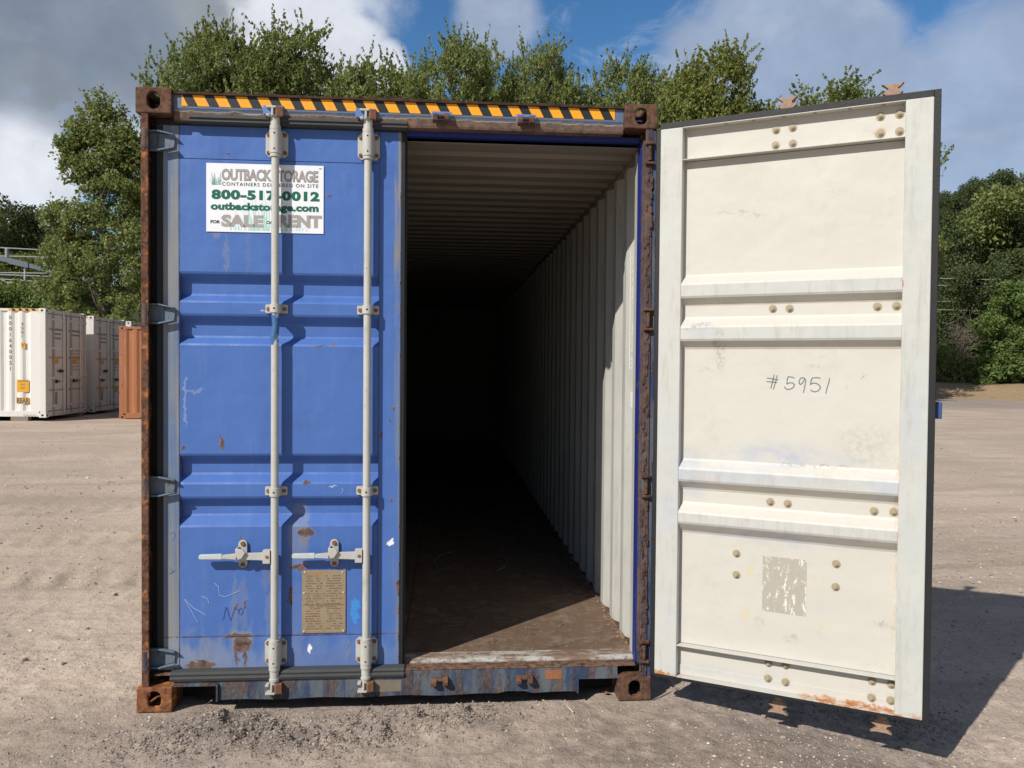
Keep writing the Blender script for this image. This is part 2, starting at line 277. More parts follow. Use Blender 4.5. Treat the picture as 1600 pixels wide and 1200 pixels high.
# ------------------------------------------------------------ mesh kit
class MB:
    def __init__(s): s.v = []; s.f = []; s.mi = []
    def add(s, vs, fs, mi=0):
        o = len(s.v); s.v += [tuple(p) for p in vs]; s.f += [tuple(i+o for i in f) for f in fs]; s.mi += [mi]*len(fs); return s
    def box(s, x0, x1, y0, y1, z0, z1, mi=0):
        v = [(x, y, z) for x in (x0, x1) for y in (y0, y1) for z in (z0, z1)]
        return s.add(v, [(0, 1, 3, 2), (4, 6, 7, 5), (0, 4, 5, 1), (2, 3, 7, 6), (0, 2, 6, 4), (1, 5, 7, 3)], mi)
    def prism(s, poly, a, b, axis, mi=0):
        # poly in the two other axes, extruded along axis from a to b
        n = len(poly)
        def P(p, t):
            return (t, p[0], p[1]) if axis == 'x' else ((p[0], t, p[1]) if axis == 'y' else (p[0], p[1], t))
        v = [P(p, a) for p in poly]+[P(p, b) for p in poly]
        return s.add(v, [tuple(range(n)), tuple(range(2*n-1, n-1, -1))]+[(i, i+n, (i+1) % n+n, (i+1) % n) for i in range(n)], mi)
    def sheet(s, prof, a, b, axis, th, dvec, mi=0):
        # open profile given a thickness along dvec (2-D), as quads
        n = len(prof); q = [(p[0]+dvec[0]*th, p[1]+dvec[1]*th) for p in prof]
        def P(p, t):
            return (t, p[0], p[1]) if axis == 'x' else ((p[0], t, p[1]) if axis == 'y' else (p[0], p[1], t))
        v = [P(p, a) for p in prof]+[P(p, b) for p in prof]+[P(p, a) for p in q]+[P(p, b) for p in q]; f = []
        for i in range(n-1): f += [(i, i+1, i+1+n, i+n), (2*n+i, 3*n+i, 3*n+i+1, 2*n+i+1), (i, 2*n+i, 2*n+i+1, i+1), (n+i, n+i+1, 3*n+i+1, 3*n+i)]
        f += [(0, n, 3*n, 2*n), (n-1, 3*n-1, 4*n-1, 2*n-1)]
        return s.add(v, f, mi)
    def cyl(s, p0, p1, r0, r1=None, n=12, mi=0, cap=True):
        r1 = r0 if r1 is None else r1; p0 = Vector(p0); p1 = Vector(p1); d = (p1-p0).normalized()
        a = d.orthogonal().normalized(); b = d.cross(a)
        v = [p0+(a*math.cos(t)+b*math.sin(t))*r0 for t in [i*2*math.pi/n for i in range(n)]]+[p1+(a*math.cos(t)+b*math.sin(t))*r1 for t in [i*2*math.pi/n for i in range(n)]]
        f = [(i, (i+1) % n, (i+1) % n+n, i+n) for i in range(n)]
        if cap: f += [tuple(range(n-1, -1, -1)), tuple(range(n, 2*n))]
        return s.add(v, f, mi)
    def tube(s, pts, rs, n=8, mi=0):
        for i in range(len(pts)-1): s.cyl(pts[i], pts[i+1], rs[i], rs[i+1], n, mi)
        return s
    def strokes(s, pts, y, wd, th=.0012, mi=0):
        # a drawn line lying on a plane of constant y (points are x, z)
        for i in range(len(pts)-1):
            a, b = Vector(pts[i]), Vector(pts[i+1]); d = b-a
            if d.length < 1e-6: continue
            d.normalize(); nn = Vector((-d.y, d.x))*wd/2; a = a-d*wd*.3; b = b+d*wd*.3
            q = [a+nn, a-nn, b-nn, b+nn]; s.prism([(p.x, p.y) for p in q], y, y+th*(1+.2*(i % 3)), 'y', mi)
        return s
    def build(s, name, mats, parent=None, bevel=0, smooth=False, loc=None, weld=False):
        me = bpy.data.meshes.new(name); me.from_pydata(s.v, [], s.f)
        if not isinstance(mats, (list, tuple)): mats = [mats]
        for m in mats: me.materials.append(m)
        if len(mats) > 1: me.polygons.foreach_set('material_index', s.mi)
        if weld:
            bm = bmesh.new(); bm.from_mesh(me); bmesh.ops.remove_doubles(bm, verts=bm.verts, dist=1e-5); bmesh.ops.recalc_face_normals(bm, faces=bm.faces); bm.to_mesh(me); bm.free()
        if smooth is True: me.polygons.foreach_set('use_smooth', [True]*len(me.polygons))
        elif smooth: 
            try: me.shade_smooth(); me.set_sharp_from_angle(angle=R_(smooth))
            except Exception: pass
        me.update()
        o = bpy.data.objects.new(name, me); C.objects.link(o)
        if parent: o.parent = parent
        if loc: o.location = loc
        if bevel:
            bv = o.modifiers.new('bevel', 'BEVEL'); bv.width = bevel; bv.segments = 2; bv.limit_method = 'ANGLE'; bv.angle_limit = R_(40)
        return o
def empty(name, loc=(0, 0, 0), rz=0, parent=None):
    o = bpy.data.objects.new(name, None); C.objects.link(o); o.location = loc; o.rotation_euler = (0, 0, rz); o.empty_display_size = .2
    if parent: o.parent = parent
    return o
def tag(o, label=None, cat=None, group=None, kind=None):
    for k, v in (('label', label), ('category', cat), ('group', group), ('kind', kind)):
        if v: o[k] = v
    return o
def share(o, parent=None, loc=None, name=None):
    c = o.copy(); C.objects.link(c); c.parent = parent or o.parent
    if loc is not None: c.location = loc
    return c
def text_mesh(txt, x0, x1, z0, z1, bold=0., spacing=1.):
    # lettering made to fill a rectangle; returns vertices (x, z) and faces
    cu = bpy.data.curves.new('lettering', 'FONT'); cu.body = txt; cu.size = 1; cu.offset = bold; cu.space_character = spacing; cu.resolution_u = 3
    o = bpy.data.objects.new('lettering', cu); C.objects.link(o); bpy.context.view_layer.update()
    me = bpy.data.meshes.new_from_object(o.evaluated_get(bpy.context.evaluated_depsgraph_get()))
    vs = [v.co.copy() for v in me.vertices]; fs = [tuple(p.vertices) for p in me.polygons]
    bpy.data.objects.remove(o); bpy.data.curves.remove(cu); bpy.data.meshes.remove(me)
    if not vs: return [], []
    ax, bx = min(v.x for v in vs), max(v.x for v in vs); ay, by = min(v.y for v in vs), max(v.y for v in vs)
    return [(x0+(v.x-ax)/(bx-ax)*(x1-x0), z0+(v.y-ay)/(by-ay)*(z1-z0)) for v in vs], fs

# ------------------------------------------------------------ terrain
_H = rng.random((257, 257))
def vnoise(x, y, sc, ox=0., oy=0.):
    x = np.asarray(x)*sc+ox+1000.; y = np.asarray(y)*sc+oy+1000.
    i = np.floor(x).astype(int); j = np.floor(y).astype(int); fx = x-i; fy = y-j; fx = fx*fx*(3-2*fx); fy = fy*fy*(3-2*fy); i %= 256; j %= 256
    a = _H[i, j]*(1-fx)+_H[i+1, j]*fx; b = _H[i, j+1]*(1-fx)+_H[i+1, j+1]*fx; return a*(1-fy)+b*fy-.5
def sstep(x, a, b): t = np.clip((x-a)/(b-a), 0, 1); return t*t*(3-2*t)
MOUNDS = [(-.80, -.20, .22, .10, .034), (-.60, -.33, .18, .10, .026), (-.30, -.38, .22, .12, .022), (.02, -.22, .25, .12, .035), (.30, -.18, .20, .10, .02), (-.95, -.35, .2, .12, .02), (1.9, .35, .35, .25, .05), (2.4, -.1, .2, .15, .03)]
def ground_z(x, y):
    x = np.asarray(x, float); y = np.asarray(y, float)
    z = -.105*sstep(x, 1.25, 2.7)*sstep(y, 14, 5)+.05*sstep(y, 10, 17)
    d = np.sqrt(x*x+(y+3.9)**2)
    z += vnoise(x, y, .35)*.04*sstep(d, 2, 12)+vnoise(x, y, 1.3, 7)*.022+vnoise(x, y, 4, 3, 9)*.010
    near = sstep(d, 14, 6)
    clod = np.maximum(vnoise(x, y, 11, 5, 2)+.1*vnoise(x, y, 3), 0)
    for (mx, my, rx, ry, h) in MOUNDS:
        g = np.exp(-((x-mx)/rx)**2-((y-my)/ry)**2); z += g*(h*(1+1.8*vnoise(x, y, 14, 3))+.022*vnoise(x, y, 33)+.016*vnoise(x, y, 60, 5))
    z += near*(clod*.022+vnoise(x, y, 30)*.007+vnoise(x, y, 62, 2)*.0045*(.4+1.6*np.clip(vnoise(x, y, 2.1, 8)+.3, 0, 1)))
    # tyre tracks across the yard on the left
    for k, off in enumerate((2.6, 4.2, 6.1, 7.9, 10.3)):
        t = y-off-.10*x-vnoise(x, y, .15, k)*1.2; z += (-.018*np.exp(-(t/.22)**2)*(1+.7*np.sin(x*26+np.sign(t)*1.)) + .010*np.exp(-((np.abs(t)-.34)/.1)**2))*sstep(np.abs(x), 1.3, 1.8)
    z += .022*np.exp(-((y+.06)/.16)**2)*sstep(np.abs(x), 1.0, .75)
    inside = sstep(np.abs(x), 1.25, 1.14)*sstep(y, -.04, .03)*sstep(y, 12.4, 12.2)
    z = z*(1-inside)-.03*inside
    pad = sstep(np.hypot(x+1.14, y-.05), .30, .14)+sstep(np.hypot(x-1.14, y-.05), .30, .14); z = z*(1-np.clip(pad, 0, 1))+(-.004)*np.clip(pad, 0, 1)
    # bank and wooded hills beyond the yard
    z += 3.6*sstep(x, 5, 30)*sstep(d, 60, 140)+.85*sstep(d, 48, 54)*(1+.5*vnoise(x, y, .25))+13*sstep(d, 60, 150)+6*sstep(d, 150, 300)*sstep(-x, -40, 60)
    return z
def axis(dense0, dense1, step, far0, far1, grow):
    a = list(np.arange(dense0, dense1, step)); s = step; v = a[-1]
    while v < far1: s *= grow; v += s; a.append(v)
    s = step; v = dense0; b = []
    while v > far0: s *= grow; v -= s; b.append(v)
    return np.array(b[::-1]+a)
def mesh_np(name, co, faces_idx, nper, mats, parent=None, attr=None, smooth=False):
    me = bpy.data.meshes.new(name); me.vertices.add(len(co)); me.vertices.foreach_set('co', np.asarray(co, np.float32).ravel())
    nf = len(faces_idx)//nper; me.loops.add(len(faces_idx)); me.loops.foreach_set('vertex_index', np.asarray(faces_idx, np.int32))
    me.polygons.add(nf); me.polygons.foreach_set('loop_start', np.arange(0, nf*nper, nper, dtype=np.int32))
    try: me.polygons.foreach_set('loop_total', np.full(nf, nper, np.int32))
    except Exception: pass
    if smooth: me.polygons.foreach_set('use_smooth', np.ones(nf, bool))
    else: me.polygons.foreach_set('use_smooth', np.zeros(nf, bool))
    for m in (mats if isinstance(mats, list) else [mats]): me.materials.append(m)
    me.update(calc_edges=True); me.validate()
    if attr is not None:
        a = me.attributes.new('shade', 'FLOAT', 'FACE'); a.data.foreach_set('value', np.asarray(attr, np.float32))
    o = bpy.data.objects.new(name, me); C.objects.link(o)
    if parent: o.parent = parent
    return o
gx = axis(-2.6, 2.9, .017, -420, 420, 1.035); gy = axis(-1.0, .9, .017, -30, 520, 1.03)
GX, GY = np.meshgrid(gx, gy, indexing='ij'); GZ = ground_z(GX, GY)
nx, ny = len(gx), len(gy); idx = np.arange(nx*ny).reshape(nx, ny)
fc = np.stack([idx[:-1, :-1], idx[1:, :-1], idx[1:, 1:], idx[:-1, 1:]], -1).ravel()
def mat_ground():
    m = Mt('packed_dirt')
    c = m.mix(m.MR(m.noise(.5, 5, .6), .35, .65), (.44, .355, .282), (.55, .445, .36))
    c = m.mix(m.M('MULTIPLY', m.MR(m.noise(.9, 6, .7, st=(.35, 1.6, 1), off=(5, 2, 0)), .46, .62), .7), c, (.39, .32, .265))
    c = m.mix(m.M('MULTIPLY', m.MR(m.noise(.25, 4, .6, st=(.5, 1.5, 1), off=(1, 9, 0)), .48, .64), .5), c, (.50, .38, .29))
    c = m.mix(m.M('MULTIPLY', m.MR(m.noise(22, 6, .75), .42, .62), .30), c, (.29, .25, .21))
    vo = m.N('ShaderNodeTexVoronoi'); m.k(vo, 0, m.P); vo.inputs['Scale'].default_value = 75; vo.inputs['Randomness'].default_value = 1.
    sp = m.N('ShaderNodeSeparateColor'); m.k(sp, 0, vo.outputs['Color'])
    peb = m.M('MULTIPLY', m.MR(sp.outputs[0], .70, .74), m.MR(vo.outputs['Distance'], .5, .3))
    c = m.mix(m.M('MULTIPLY', peb, .8), c, m.mix(sp.outputs[1], (.24, .21, .19), (.60, .53, .45)))
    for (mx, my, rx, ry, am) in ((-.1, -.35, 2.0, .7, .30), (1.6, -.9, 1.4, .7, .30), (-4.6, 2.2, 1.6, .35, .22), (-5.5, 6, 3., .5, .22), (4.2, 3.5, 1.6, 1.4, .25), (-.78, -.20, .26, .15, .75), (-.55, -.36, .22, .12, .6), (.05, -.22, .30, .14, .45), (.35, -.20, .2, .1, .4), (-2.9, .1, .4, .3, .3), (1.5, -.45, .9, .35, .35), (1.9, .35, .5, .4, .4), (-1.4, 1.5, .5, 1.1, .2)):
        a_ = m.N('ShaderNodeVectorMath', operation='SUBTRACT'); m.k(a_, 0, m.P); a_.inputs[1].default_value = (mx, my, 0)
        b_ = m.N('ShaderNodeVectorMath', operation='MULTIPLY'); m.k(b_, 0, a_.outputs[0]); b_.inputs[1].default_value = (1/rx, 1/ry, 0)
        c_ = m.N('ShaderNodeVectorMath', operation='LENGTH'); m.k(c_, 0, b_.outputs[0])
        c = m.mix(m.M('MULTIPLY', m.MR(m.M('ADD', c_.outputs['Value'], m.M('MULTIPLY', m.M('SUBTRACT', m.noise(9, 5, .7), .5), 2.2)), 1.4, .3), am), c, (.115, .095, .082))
    sx = m.N('ShaderNodeSeparateXYZ'); m.k(sx, 0, m.P)
    rd = m.N('ShaderNodeVectorMath', operation='DISTANCE'); m.k(rd, 0, m.P); rd.inputs[1].default_value = (0, -3.9, 0); rd = rd.outputs['Value']
    asp = m.M('MULTIPLY', m.MR(m.M('ADD', rd, m.M('MULTIPLY', m.M('SUBTRACT', m.noise(.4, 4), .5), 10)), 35, 42), .55); c = m.mix(asp, c, (.22, .195, .18))
    far = m.MR(m.M('ADD', rd, m.M('MULTIPLY', m.M('SUBTRACT', m.noise(.8, 4), .5), 3)), 47.5, 49.5); lf = m.mix(m.noise(3, 5, .7), (.20, .15, .085), (.42, .30, .19)); c = m.mix(far, c, lf)
    c = m.mix(m.MR(rd, 54, 58), c, (.05, .06, .025))
    h = m.M('ADD', m.noise(45, 7, .75), m.M('MULTIPLY', peb, .5)); n = m.bump(h, .010, .6); n = m.bump(m.noise(6, 5, .65), .05, .45, n)
    return m.done(c, .95, n, spec=.15)
M_ground = mat_ground()
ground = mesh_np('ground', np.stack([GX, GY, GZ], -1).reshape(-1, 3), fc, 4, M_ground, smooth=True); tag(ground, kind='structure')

# ------------------------------------------------------------ blue container
BOX = empty('shipping_container')
tag(BOX, 'large rusty blue shipping container with one door shut and one swung wide open', 'shipping container')
W_, H_ = 1.219, 2.896
def casting(x_out, y0, sx, z0, mat, sy=1, fronthole=True):
    # cast steel corner block with oval holes on the outer faces
    me = bpy.data.meshes.new('corner_casting'); bm = bmesh.new()
    A, B, D = .162, .178, .118
    def facehole(rect, hole):
        r = [bm.verts.new(p) for p in rect]; h = [bm.verts.new(p) for p in hole]
        ed = [bm.edges.new((r[i], r[(i+1) % 4])) for i in range(4)]+[bm.edges.new((h[i], h[(i+1) % len(h)])) for i in range(len(h))]
        bmesh.ops.triangle_fill(bm, edges=ed, use_beauty=True)
    def oval(w, h, n=20):   # stadium, half sizes
        out = []
        for i in range(n):
            t = 2*math.pi*i/n; c, s_ = math.cos(t), math.sin(t)
            r = min(w, h)
            out.append(((w-r)*(1 if c > 0 else -1)+r*c, (h-r)*(1 if s_ > 0 else -1)+r*s_))
        return out
    X0, X1 = 0, A
    facehole([(0, 0, 0), (A, 0, 0), (A, 0, D), (0, 0, D)], [(A/2+p[0], 0, D/2+p[1]) for p in oval(.030, .040)])
    facehole([(0, 0, 0), (0, B, 0), (0, B, D), (0, 0, D)], [(0, .09+p[0], D/2+p[1]) for p in oval(.038, .030)])
    zt = D if z0 > 1 else 0
    facehole([(0, 0, zt), (A, 0, zt), (A, B, zt), (0, B, zt)], [(.085+p[0], .09+p[1], zt) for p in oval(.032, .06)])
    def quad(*p): bm.faces.new([bm.verts.new(q) for q in p])
    zo = 0 if z0 > 1 else D
    quad((0, 0, zo), (A, 0, zo), (A, B, zo), (0, B, zo)); quad((A, 0, 0), (A, B, 0), (A, B, D), (A, 0, D)); quad((0, B, 0), (A, B, 0), (A, B, D), (0, B, D))
    bmesh.ops.remove_doubles(bm, verts=bm.verts, dist=1e-5); bmesh.ops.recalc_face_normals(bm, faces=bm.faces)
    for v in bm.verts: v.co = (x_out+v.co.x*sx, y0+v.co.y*sy, z0+v.co.z)
    if sx*sy < 0: bmesh.ops.reverse_faces(bm, faces=bm.faces)
    bm.to_mesh(me); bm.free(); me.materials.append(mat)
    o = bpy.data.objects.new('corner_casting', me); C.objects.link(o); o.parent = BOX
    so_ = o.modifiers.new('thick', 'SOLIDIFY'); so_.thickness = .022; so_.offset = -1
    bv = o.modifiers.new('bevel', 'BEVEL'); bv.width = .005; bv.segments = 2; bv.limit_method = 'ANGLE'; bv.angle_limit = R_(50)
    return o
LEN = 12.19
casting(-W_, 0, 1, H_-.118, M_rust); casting(W_, 0, -1, H_-.118, M_rust); casting(-W_, 0, 1, 0, M_rust_hot); casting(W_, 0, -1, 0, M_rust)
for sx in (1, -1):
    casting(-W_*sx, LEN, sx, 0, M_rust, -1); casting(-W_*sx, LEN, sx, H_-.118, M_rust, -1)
M_postblue = mat_frame_blue('faded_post_flange', .3, (.035, .07, .19))
M_postL = mat_rust('burnt_rust_edge', .9, dark=(.045, .028, .022), mid=(.16, .075, .045), hot=(.50, .19, .06))
# corner posts: outer lip, recessed channel, inner jamb
for sx in (-1, 1):
    def bx(m_, x0, x1, *r, mi=0): m_.box(min(x0*sx, x1*sx), max(x0*sx, x1*sx), *r, mi)
    m_ = MB(); bx(m_, 1.163, 1.196, .004, .016, .118, H_-.118); bx(m_, 1.184, 1.196, .0162, .13, .118, H_-.118)
    lip = m_.build('post_lip', M_postL if sx < 0 else M_post, BOX, .003)
    m_ = MB(); bx(m_, 1.158, 1.1835, .105, .17, .118, H_-.118); bx(m_, 1.1965, 1.2165, .060, .17, .118, H_-.118); m_.build('corner_post', M_post, BOX, .003)
    m_ = MB(); bx(m_, 1.152, 1.1575, .066 if sx > 0 else .13, .125 if sx > 0 else .17, .165, 2.731); m_.build('door_jamb', M_jamb, BOX)
    if sx > 0: m_ = MB(); m_.box(1.153, 1.1575, .1265, .185, .187, 2.70); m_.build('lining_edge', M_wall, BOX)
    if sx > 0:
        m_ = MB(); m_.box(1.1965, 1.2155, .010, .0595, .118, H_-.118); m_.build('post_flange', M_postblue, BOX, .002)
        m_ = MB(); m_.box(1.1585, 1.170, .030, .104, .17, 2.73); m_.build('inner_flange', M_post, BOX, .002)
        for zc in (.24, 1.05, 1.86, 2.66):
            for e in (-1, 1):
                m_ = MB(); m_.prism([(.0035, zc+e*.038), (-.012, zc+e*.042), (-.014, zc+e*.052), (.0035, zc+e*.058)], 1.160, 1.204, 'x'); m_.build('hinge_lug', M_rust, BOX, .002)
            m_ = MB(); m_.cyl((1.182, -.004, zc-.034), (1.182, -.004, zc+.034), .009); m_.build('hinge_pin', M_rust, BOX)
        m_ = MB(); zz = .14
        while zz < 2.74:
            h = random.uniform(.01, .07); x = random.choice((1.165, 1.19, 1.178))+random.gauss(0, .003); q = random.uniform(.003, .007)
            m_.prism([(x-q, zz), (x+q, zz+h*.2), (x+q*.6, zz+h), (x-q*.7, zz+h*.7)], -.0005, .0035, 'y'); zz += h*random.uniform(.4, 1.6)
        tag(m_.build('rust_scale', M_rust, BOX), kind='stuff')
# header
m_ = MB(); m_.prism([(.022, 2.872), (.022, 2.812), (.030, 2.797), (.030, 2.768), (.034, 2.756), (.125, 2.756), (.125, 2.872)], -1.057, 1.057, 'x'); m_.build('header', M_header, BOX, .002)
m_ = MB(); m_.box(-1.150, 1.150, .085, .124, 2.732, 2.7555); m_.build('header_soffit', M_blue, BOX)
m_ = MB(); n = 60; top = [(-1.057+2.114*i/n, 2.883+random.uniform(-.003, .003)+(.006*math.exp(-((i-30)/6)**2))) for i in range(n+1)]
for i in range(n):
    (x0, z0), (x1, z1) = top[i], top[i+1]; y0, y1 = .008+random.uniform(0, .003), .008
    v = [(x0, .009, 2.8725), (x1, .009, 2.8725), (x1, .009, z1), (x0, .009, z0), (x0, .15, 2.8725), (x1, .15, 2.8725), (x1, .15, z1), (x0, .15, z0)]
    m_.add(v, [(0, 1, 2, 3), (3, 2, 6, 7), (4, 7, 6, 5), (0, 4, 5, 1)])
m_.build('roof_lip', mat_rust('dark_roof_edge', .1, dark=(.03, .018, .014), mid=(.07, .04, .028)), BOX)
def hazard():
    mb = MB(); z0, z1, x0, x1, per, sh = 2.821, 2.871, -1.018, 1.012, .0975, .026; yy = .0205
    x = x0-.05; 
    def clipq(a, b, mi):   # band between a and b at the top edge; shifts right by sh at the bottom
        q = [(a, z1), (b, z1), (b+sh, z0), (a+sh, z0)]
        poly = q
        for lim, sg in ((x0, 1), (x1, -1)):
            out = []
            for i in range(len(poly)):
                p, r = poly[i], poly[(i+1) % len(poly)]; ip, ir = (p[0]-lim)*sg >= 0, (r[0]-lim)*sg >= 0
                if ip: out.append(p)
                if ip != ir: t = (lim-p[0])/(r[0]-p[0]); out.append((lim, p[1]+(r[1]-p[1])*t))
            poly = out
            if not poly: return
        mb.add([(p[0], yy-(.0004 if mi else 0), p[1]) for p in poly]+[(p[0], .0222, p[1]) for p in poly], [tuple(range(len(poly)))]+[(i, i+len(poly), (i+1) % len(poly)+len(poly), (i+1) % len(poly)) for i in range(len(poly))], mi)
    while x < x1: clipq(x, x+.052, 1); clipq(x+.052, x+per, 0); x += per
    return mb.build('hazard_stripe', [M_black, M_yellow], BOX)
hazard()
M_plate = mat_plain('keeper_plate_paint', (.12, .20, .42), .5, .2)
def keeper(x, z, y, top, mat):
    mb = MB(); s_ = 1 if top else -1
    if top: mb.box(x-.047, x+.047, y-.004, y+.001, z-.005, z+.035, 1)
    for k, (dx, dz) in enumerate(((-.030, 0), (.024, .002))):
        zz_ = z+dz; yb = y if not top else y+.012; mb.prism([(y, zz_+.022), (y-.020, zz_+.020), (y-.036, zz_+.004), (y-.034, zz_-.014), (y-.018, zz_-.020), (y, zz_-.022)], x+dx-.012, x+dx+.013, 'x')
    mb.prism([(y, z+.020), (y-.022, z+.016), (y-.022, z+.004), (y, z+.002)], x-.03, x+.03, 'x')
    return mb.build('cam_keeper', [mat, M_plate], BOX, .003)
for x in (.18, .582): keeper(x, 2.795, .010, True, M_rust)
for x in (.191, .600): keeper(x, .108, .028, False, M_rust)
for x in (-.60, -.175): m_ = MB(); m_.box(x-.047, x+.047, .006, .0215, 2.790, 2.832); m_.build('keeper_plate', M_plate, BOX, .002)
# sill
def sill():
    mb = MB()
    front = [(-1.057, .160), (-1.057, .142), (-.853, .142), (-.853, .040), (.855, .036), (.855, .108), (1.057, .108), (1.057, .160)]
    # built from butted blocks: the two pockets beside the castings stay open
    mb.prism([(.028, .1595), (.028, .121), (.20, .121), (.20, .1595)], -1.057, -.853, 'x'); mb.prism([(.028, .1595), (.028, .110), (.20, .110), (.20, .1595)], .855, 1.057, 'x')
    n = 40
    for i in range(n):
        a = -.853+1.708*i/n; b = -.853+1.708*(i+1)/n; z0 = .040+.003*math.sin(i*.7)+(.012 if 32 <= i <= 34 else 0); z1 = .040+.003*math.sin((i+1)*.7)+(.012 if 31 <= i <= 33 else 0)
        mb.add([(a, .028, z0), (b, .028, z1), (b, .028, .1595), (a, .028, .1595), (a, .065, z0), (b, .065, z1), (b, .2, .1595), (a, .2, .1595)], [(0, 1, 2, 3), (0, 4, 5, 1), (3, 2, 6, 7)])
    mb.box(-.861, -.8535, .014, .16, .038, .1205); mb.box(.8555, .863, .014, .16, .036, .112)
    mb.box(-1.057, -.861, .016, .0275, .112, .124); mb.box(.863, 1.057, .016, .0275, .106, .118)
    mb.build('sill', M_sill, BOX, 0)
    mb = MB(); mb.box(-1.057, -.8535, .16, .9, .01, .12); mb.build('fork_pocket', M_dark, BOX); mb = MB(); mb.box(.8555, 1.057, .16, .9, .01, .106); mb.build('fork_pocket', M_dark, BOX)
sill()
m_ = MB(); m_.box(-1.150, 1.150, .030, .105, .1600, .1665); m_.build('sill_top', mat_rust('sill_crust', .25, mid=(.19, .115, .08)), BOX, .002)
m_ = MB(); m_.prism([(.105, .160), (.105, .172), (.120, .184), (.205, .186), (.212, .178), (.212, .160)], -1.155, 1.155, 'x'); m_.build('threshold_strip', M_thr, BOX, .002)
m_ = MB(); m_.box(.70, .78, .0265, .0279, .105, .150); m_.build('orange_marker_patch', mat_plain('worn_orange_patch', (.30, .12, .06), .7, .4, sc=40), BOX)
m_ = MB(); m_.box(-.125, .005, .0265, .0279, .062, .118); m_.build('label_remains', mat_plain('stained_sticker', (.19, .16, .12), .7, .4, sc=40), BOX)
# floor sheets
ys = [.213, 1.62, 2.80, 4.0, 5.2, 6.4, 7.6, 8.8, 10.0, 11.2, 12.0]
for i in range(len(ys)-1):
    for (x0, x1) in ((-1.181, -.002), (.002, 1.181)):
        m_ = MB(); m_.box(x0, x1, ys[i]+.003, ys[i+1]-.002, .15, .170+random.uniform(0, .002)); m_.build('floor_panel', M_floor, BOX)
# corrugated sides and roof, inside faces white
def corr(a, b, pitch, depth, flat, slope, phase=0):
    out = []; t = a+phase; out.append((a, 0))
    while t < b-.3:
        out += [(t, 0), (t+slope, depth), (t+slope+flat, depth), (t+2*slope+flat, 0)]; t += pitch
    out.append((b, 0)); return out
M_boxblue = mat_plain('outer_side_paint', (.06, .13, .42), .5, .25)
side = corr(.17, 12.05, .278, .036, .070, .068, .10)
for sx in (-1, 1):
    pr = [((1.178+d)*sx, y) for (y, d) in side]
    m_ = MB(); m_.sheet([p for p in pr], .10, 2.76, 'z', .003*sx, (1, 0)); m_.build('side_wall', M_wall, BOX)
    m_ = MB(); m_.box(min(1.172*sx, 1.217*sx), max(1.172*sx, 1.217*sx), .18, 12.055, 2.70, 2.87); m_.build('top_rail', M_wall if 0 else M_ceil, BOX, .003)
    m_ = MB(); m_.box(min(1.182*sx, 1.216*sx), max(1.182*sx, 1.216*sx), .18, 12.055, .03, .165); m_.build('bottom_rail', M_rust, BOX, .003)
roof = corr(.126, 12.055, .209, .020, .090, .015, .12)
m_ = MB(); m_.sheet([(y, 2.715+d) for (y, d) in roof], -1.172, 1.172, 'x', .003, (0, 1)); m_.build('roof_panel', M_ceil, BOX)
m_ = MB(); m_.sheet([(y, 2.850+d) for (y, d) in roof], -1.172, 1.172, 'x', .003, (0, 1)); m_.build('outer_roof', M_boxblue, BOX)
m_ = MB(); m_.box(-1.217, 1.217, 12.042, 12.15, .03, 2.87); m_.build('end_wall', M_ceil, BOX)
# crumbs of rust and leaves along the foot of the wall, scraped ring on the floor
m_ = MB()
for i in range(90):
    y = .22+random.random()**1.6*2.4; x = 1.172-abs(random.gauss(0, .02)); s_ = random.uniform(.004, .013)
    m_.add([(x-s_, y, .173), (x+s_*.6, y-s_, .174), (x+s_*.4, y+s_, .173), (x, y, .173+s_*random.uniform(.4, 1.6))], [(0, 1, 3), (1, 2, 3), (2, 0, 3)])
for i in range(160):
    y = .21+abs(random.gauss(0, .22)); x = random.uniform(-.2, 1.15); s_ = random.uniform(.002, .009)
    m_.add([(x-s_, y, .172), (x+s_*.6, y-s_, .172), (x+s_*.4, y+s_, .172), (x, y, .172+s_*random.uniform(.3, .9))], [(0, 1, 3), (1, 2, 3), (2, 0, 3)])
tag(m_.build('rust_crumbs', mat_plain('rust_crumbs', (.20, .125, .08), .9, .4, sc=80), BOX), kind='stuff')
cen = (.40, 2.15)
for a0, a1 in ((-50, 40), (120, 235)):
    m_ = MB(); pts = [(cen[0]+.27*math.cos(R_(t)), cen[1]+.36*math.sin(R_(t))) for t in range(a0, a1, 8)]
    for i in range(len(pts)-1): m_.cyl((*pts[i], .1725), (*pts[i+1], .1725), .0025, n=5)
    m_.build('chalk_arc', mat_plain('chalk', (.32, .30, .26), .9), BOX)
# white stencilled marks on the lining near the door
m_ = MB()
for txt, z0, z1 in (('A', 2.17, 2.23), ('C', 2.08, 2.14), ('E', 1.99, 2.05), ('L', 1.80, 1.86), ('C', 1.71, 1.77), ('E', 1.62, 1.68)):
    vs, fs = text_mesh(txt, .30, .335, z0, z1, .03); m_.add([(1.1768, a, b) for a, b in vs], fs)
m_.box(1.1740, 1.1765, .362, .366, 1.62, 2.24); m_.box(1.1740, 1.1765, .29, .33, 1.42, 1.50)
m_.build('stencil_marks', mat_plain('white_stencil', (.85, .85, .82), .4), BOX)

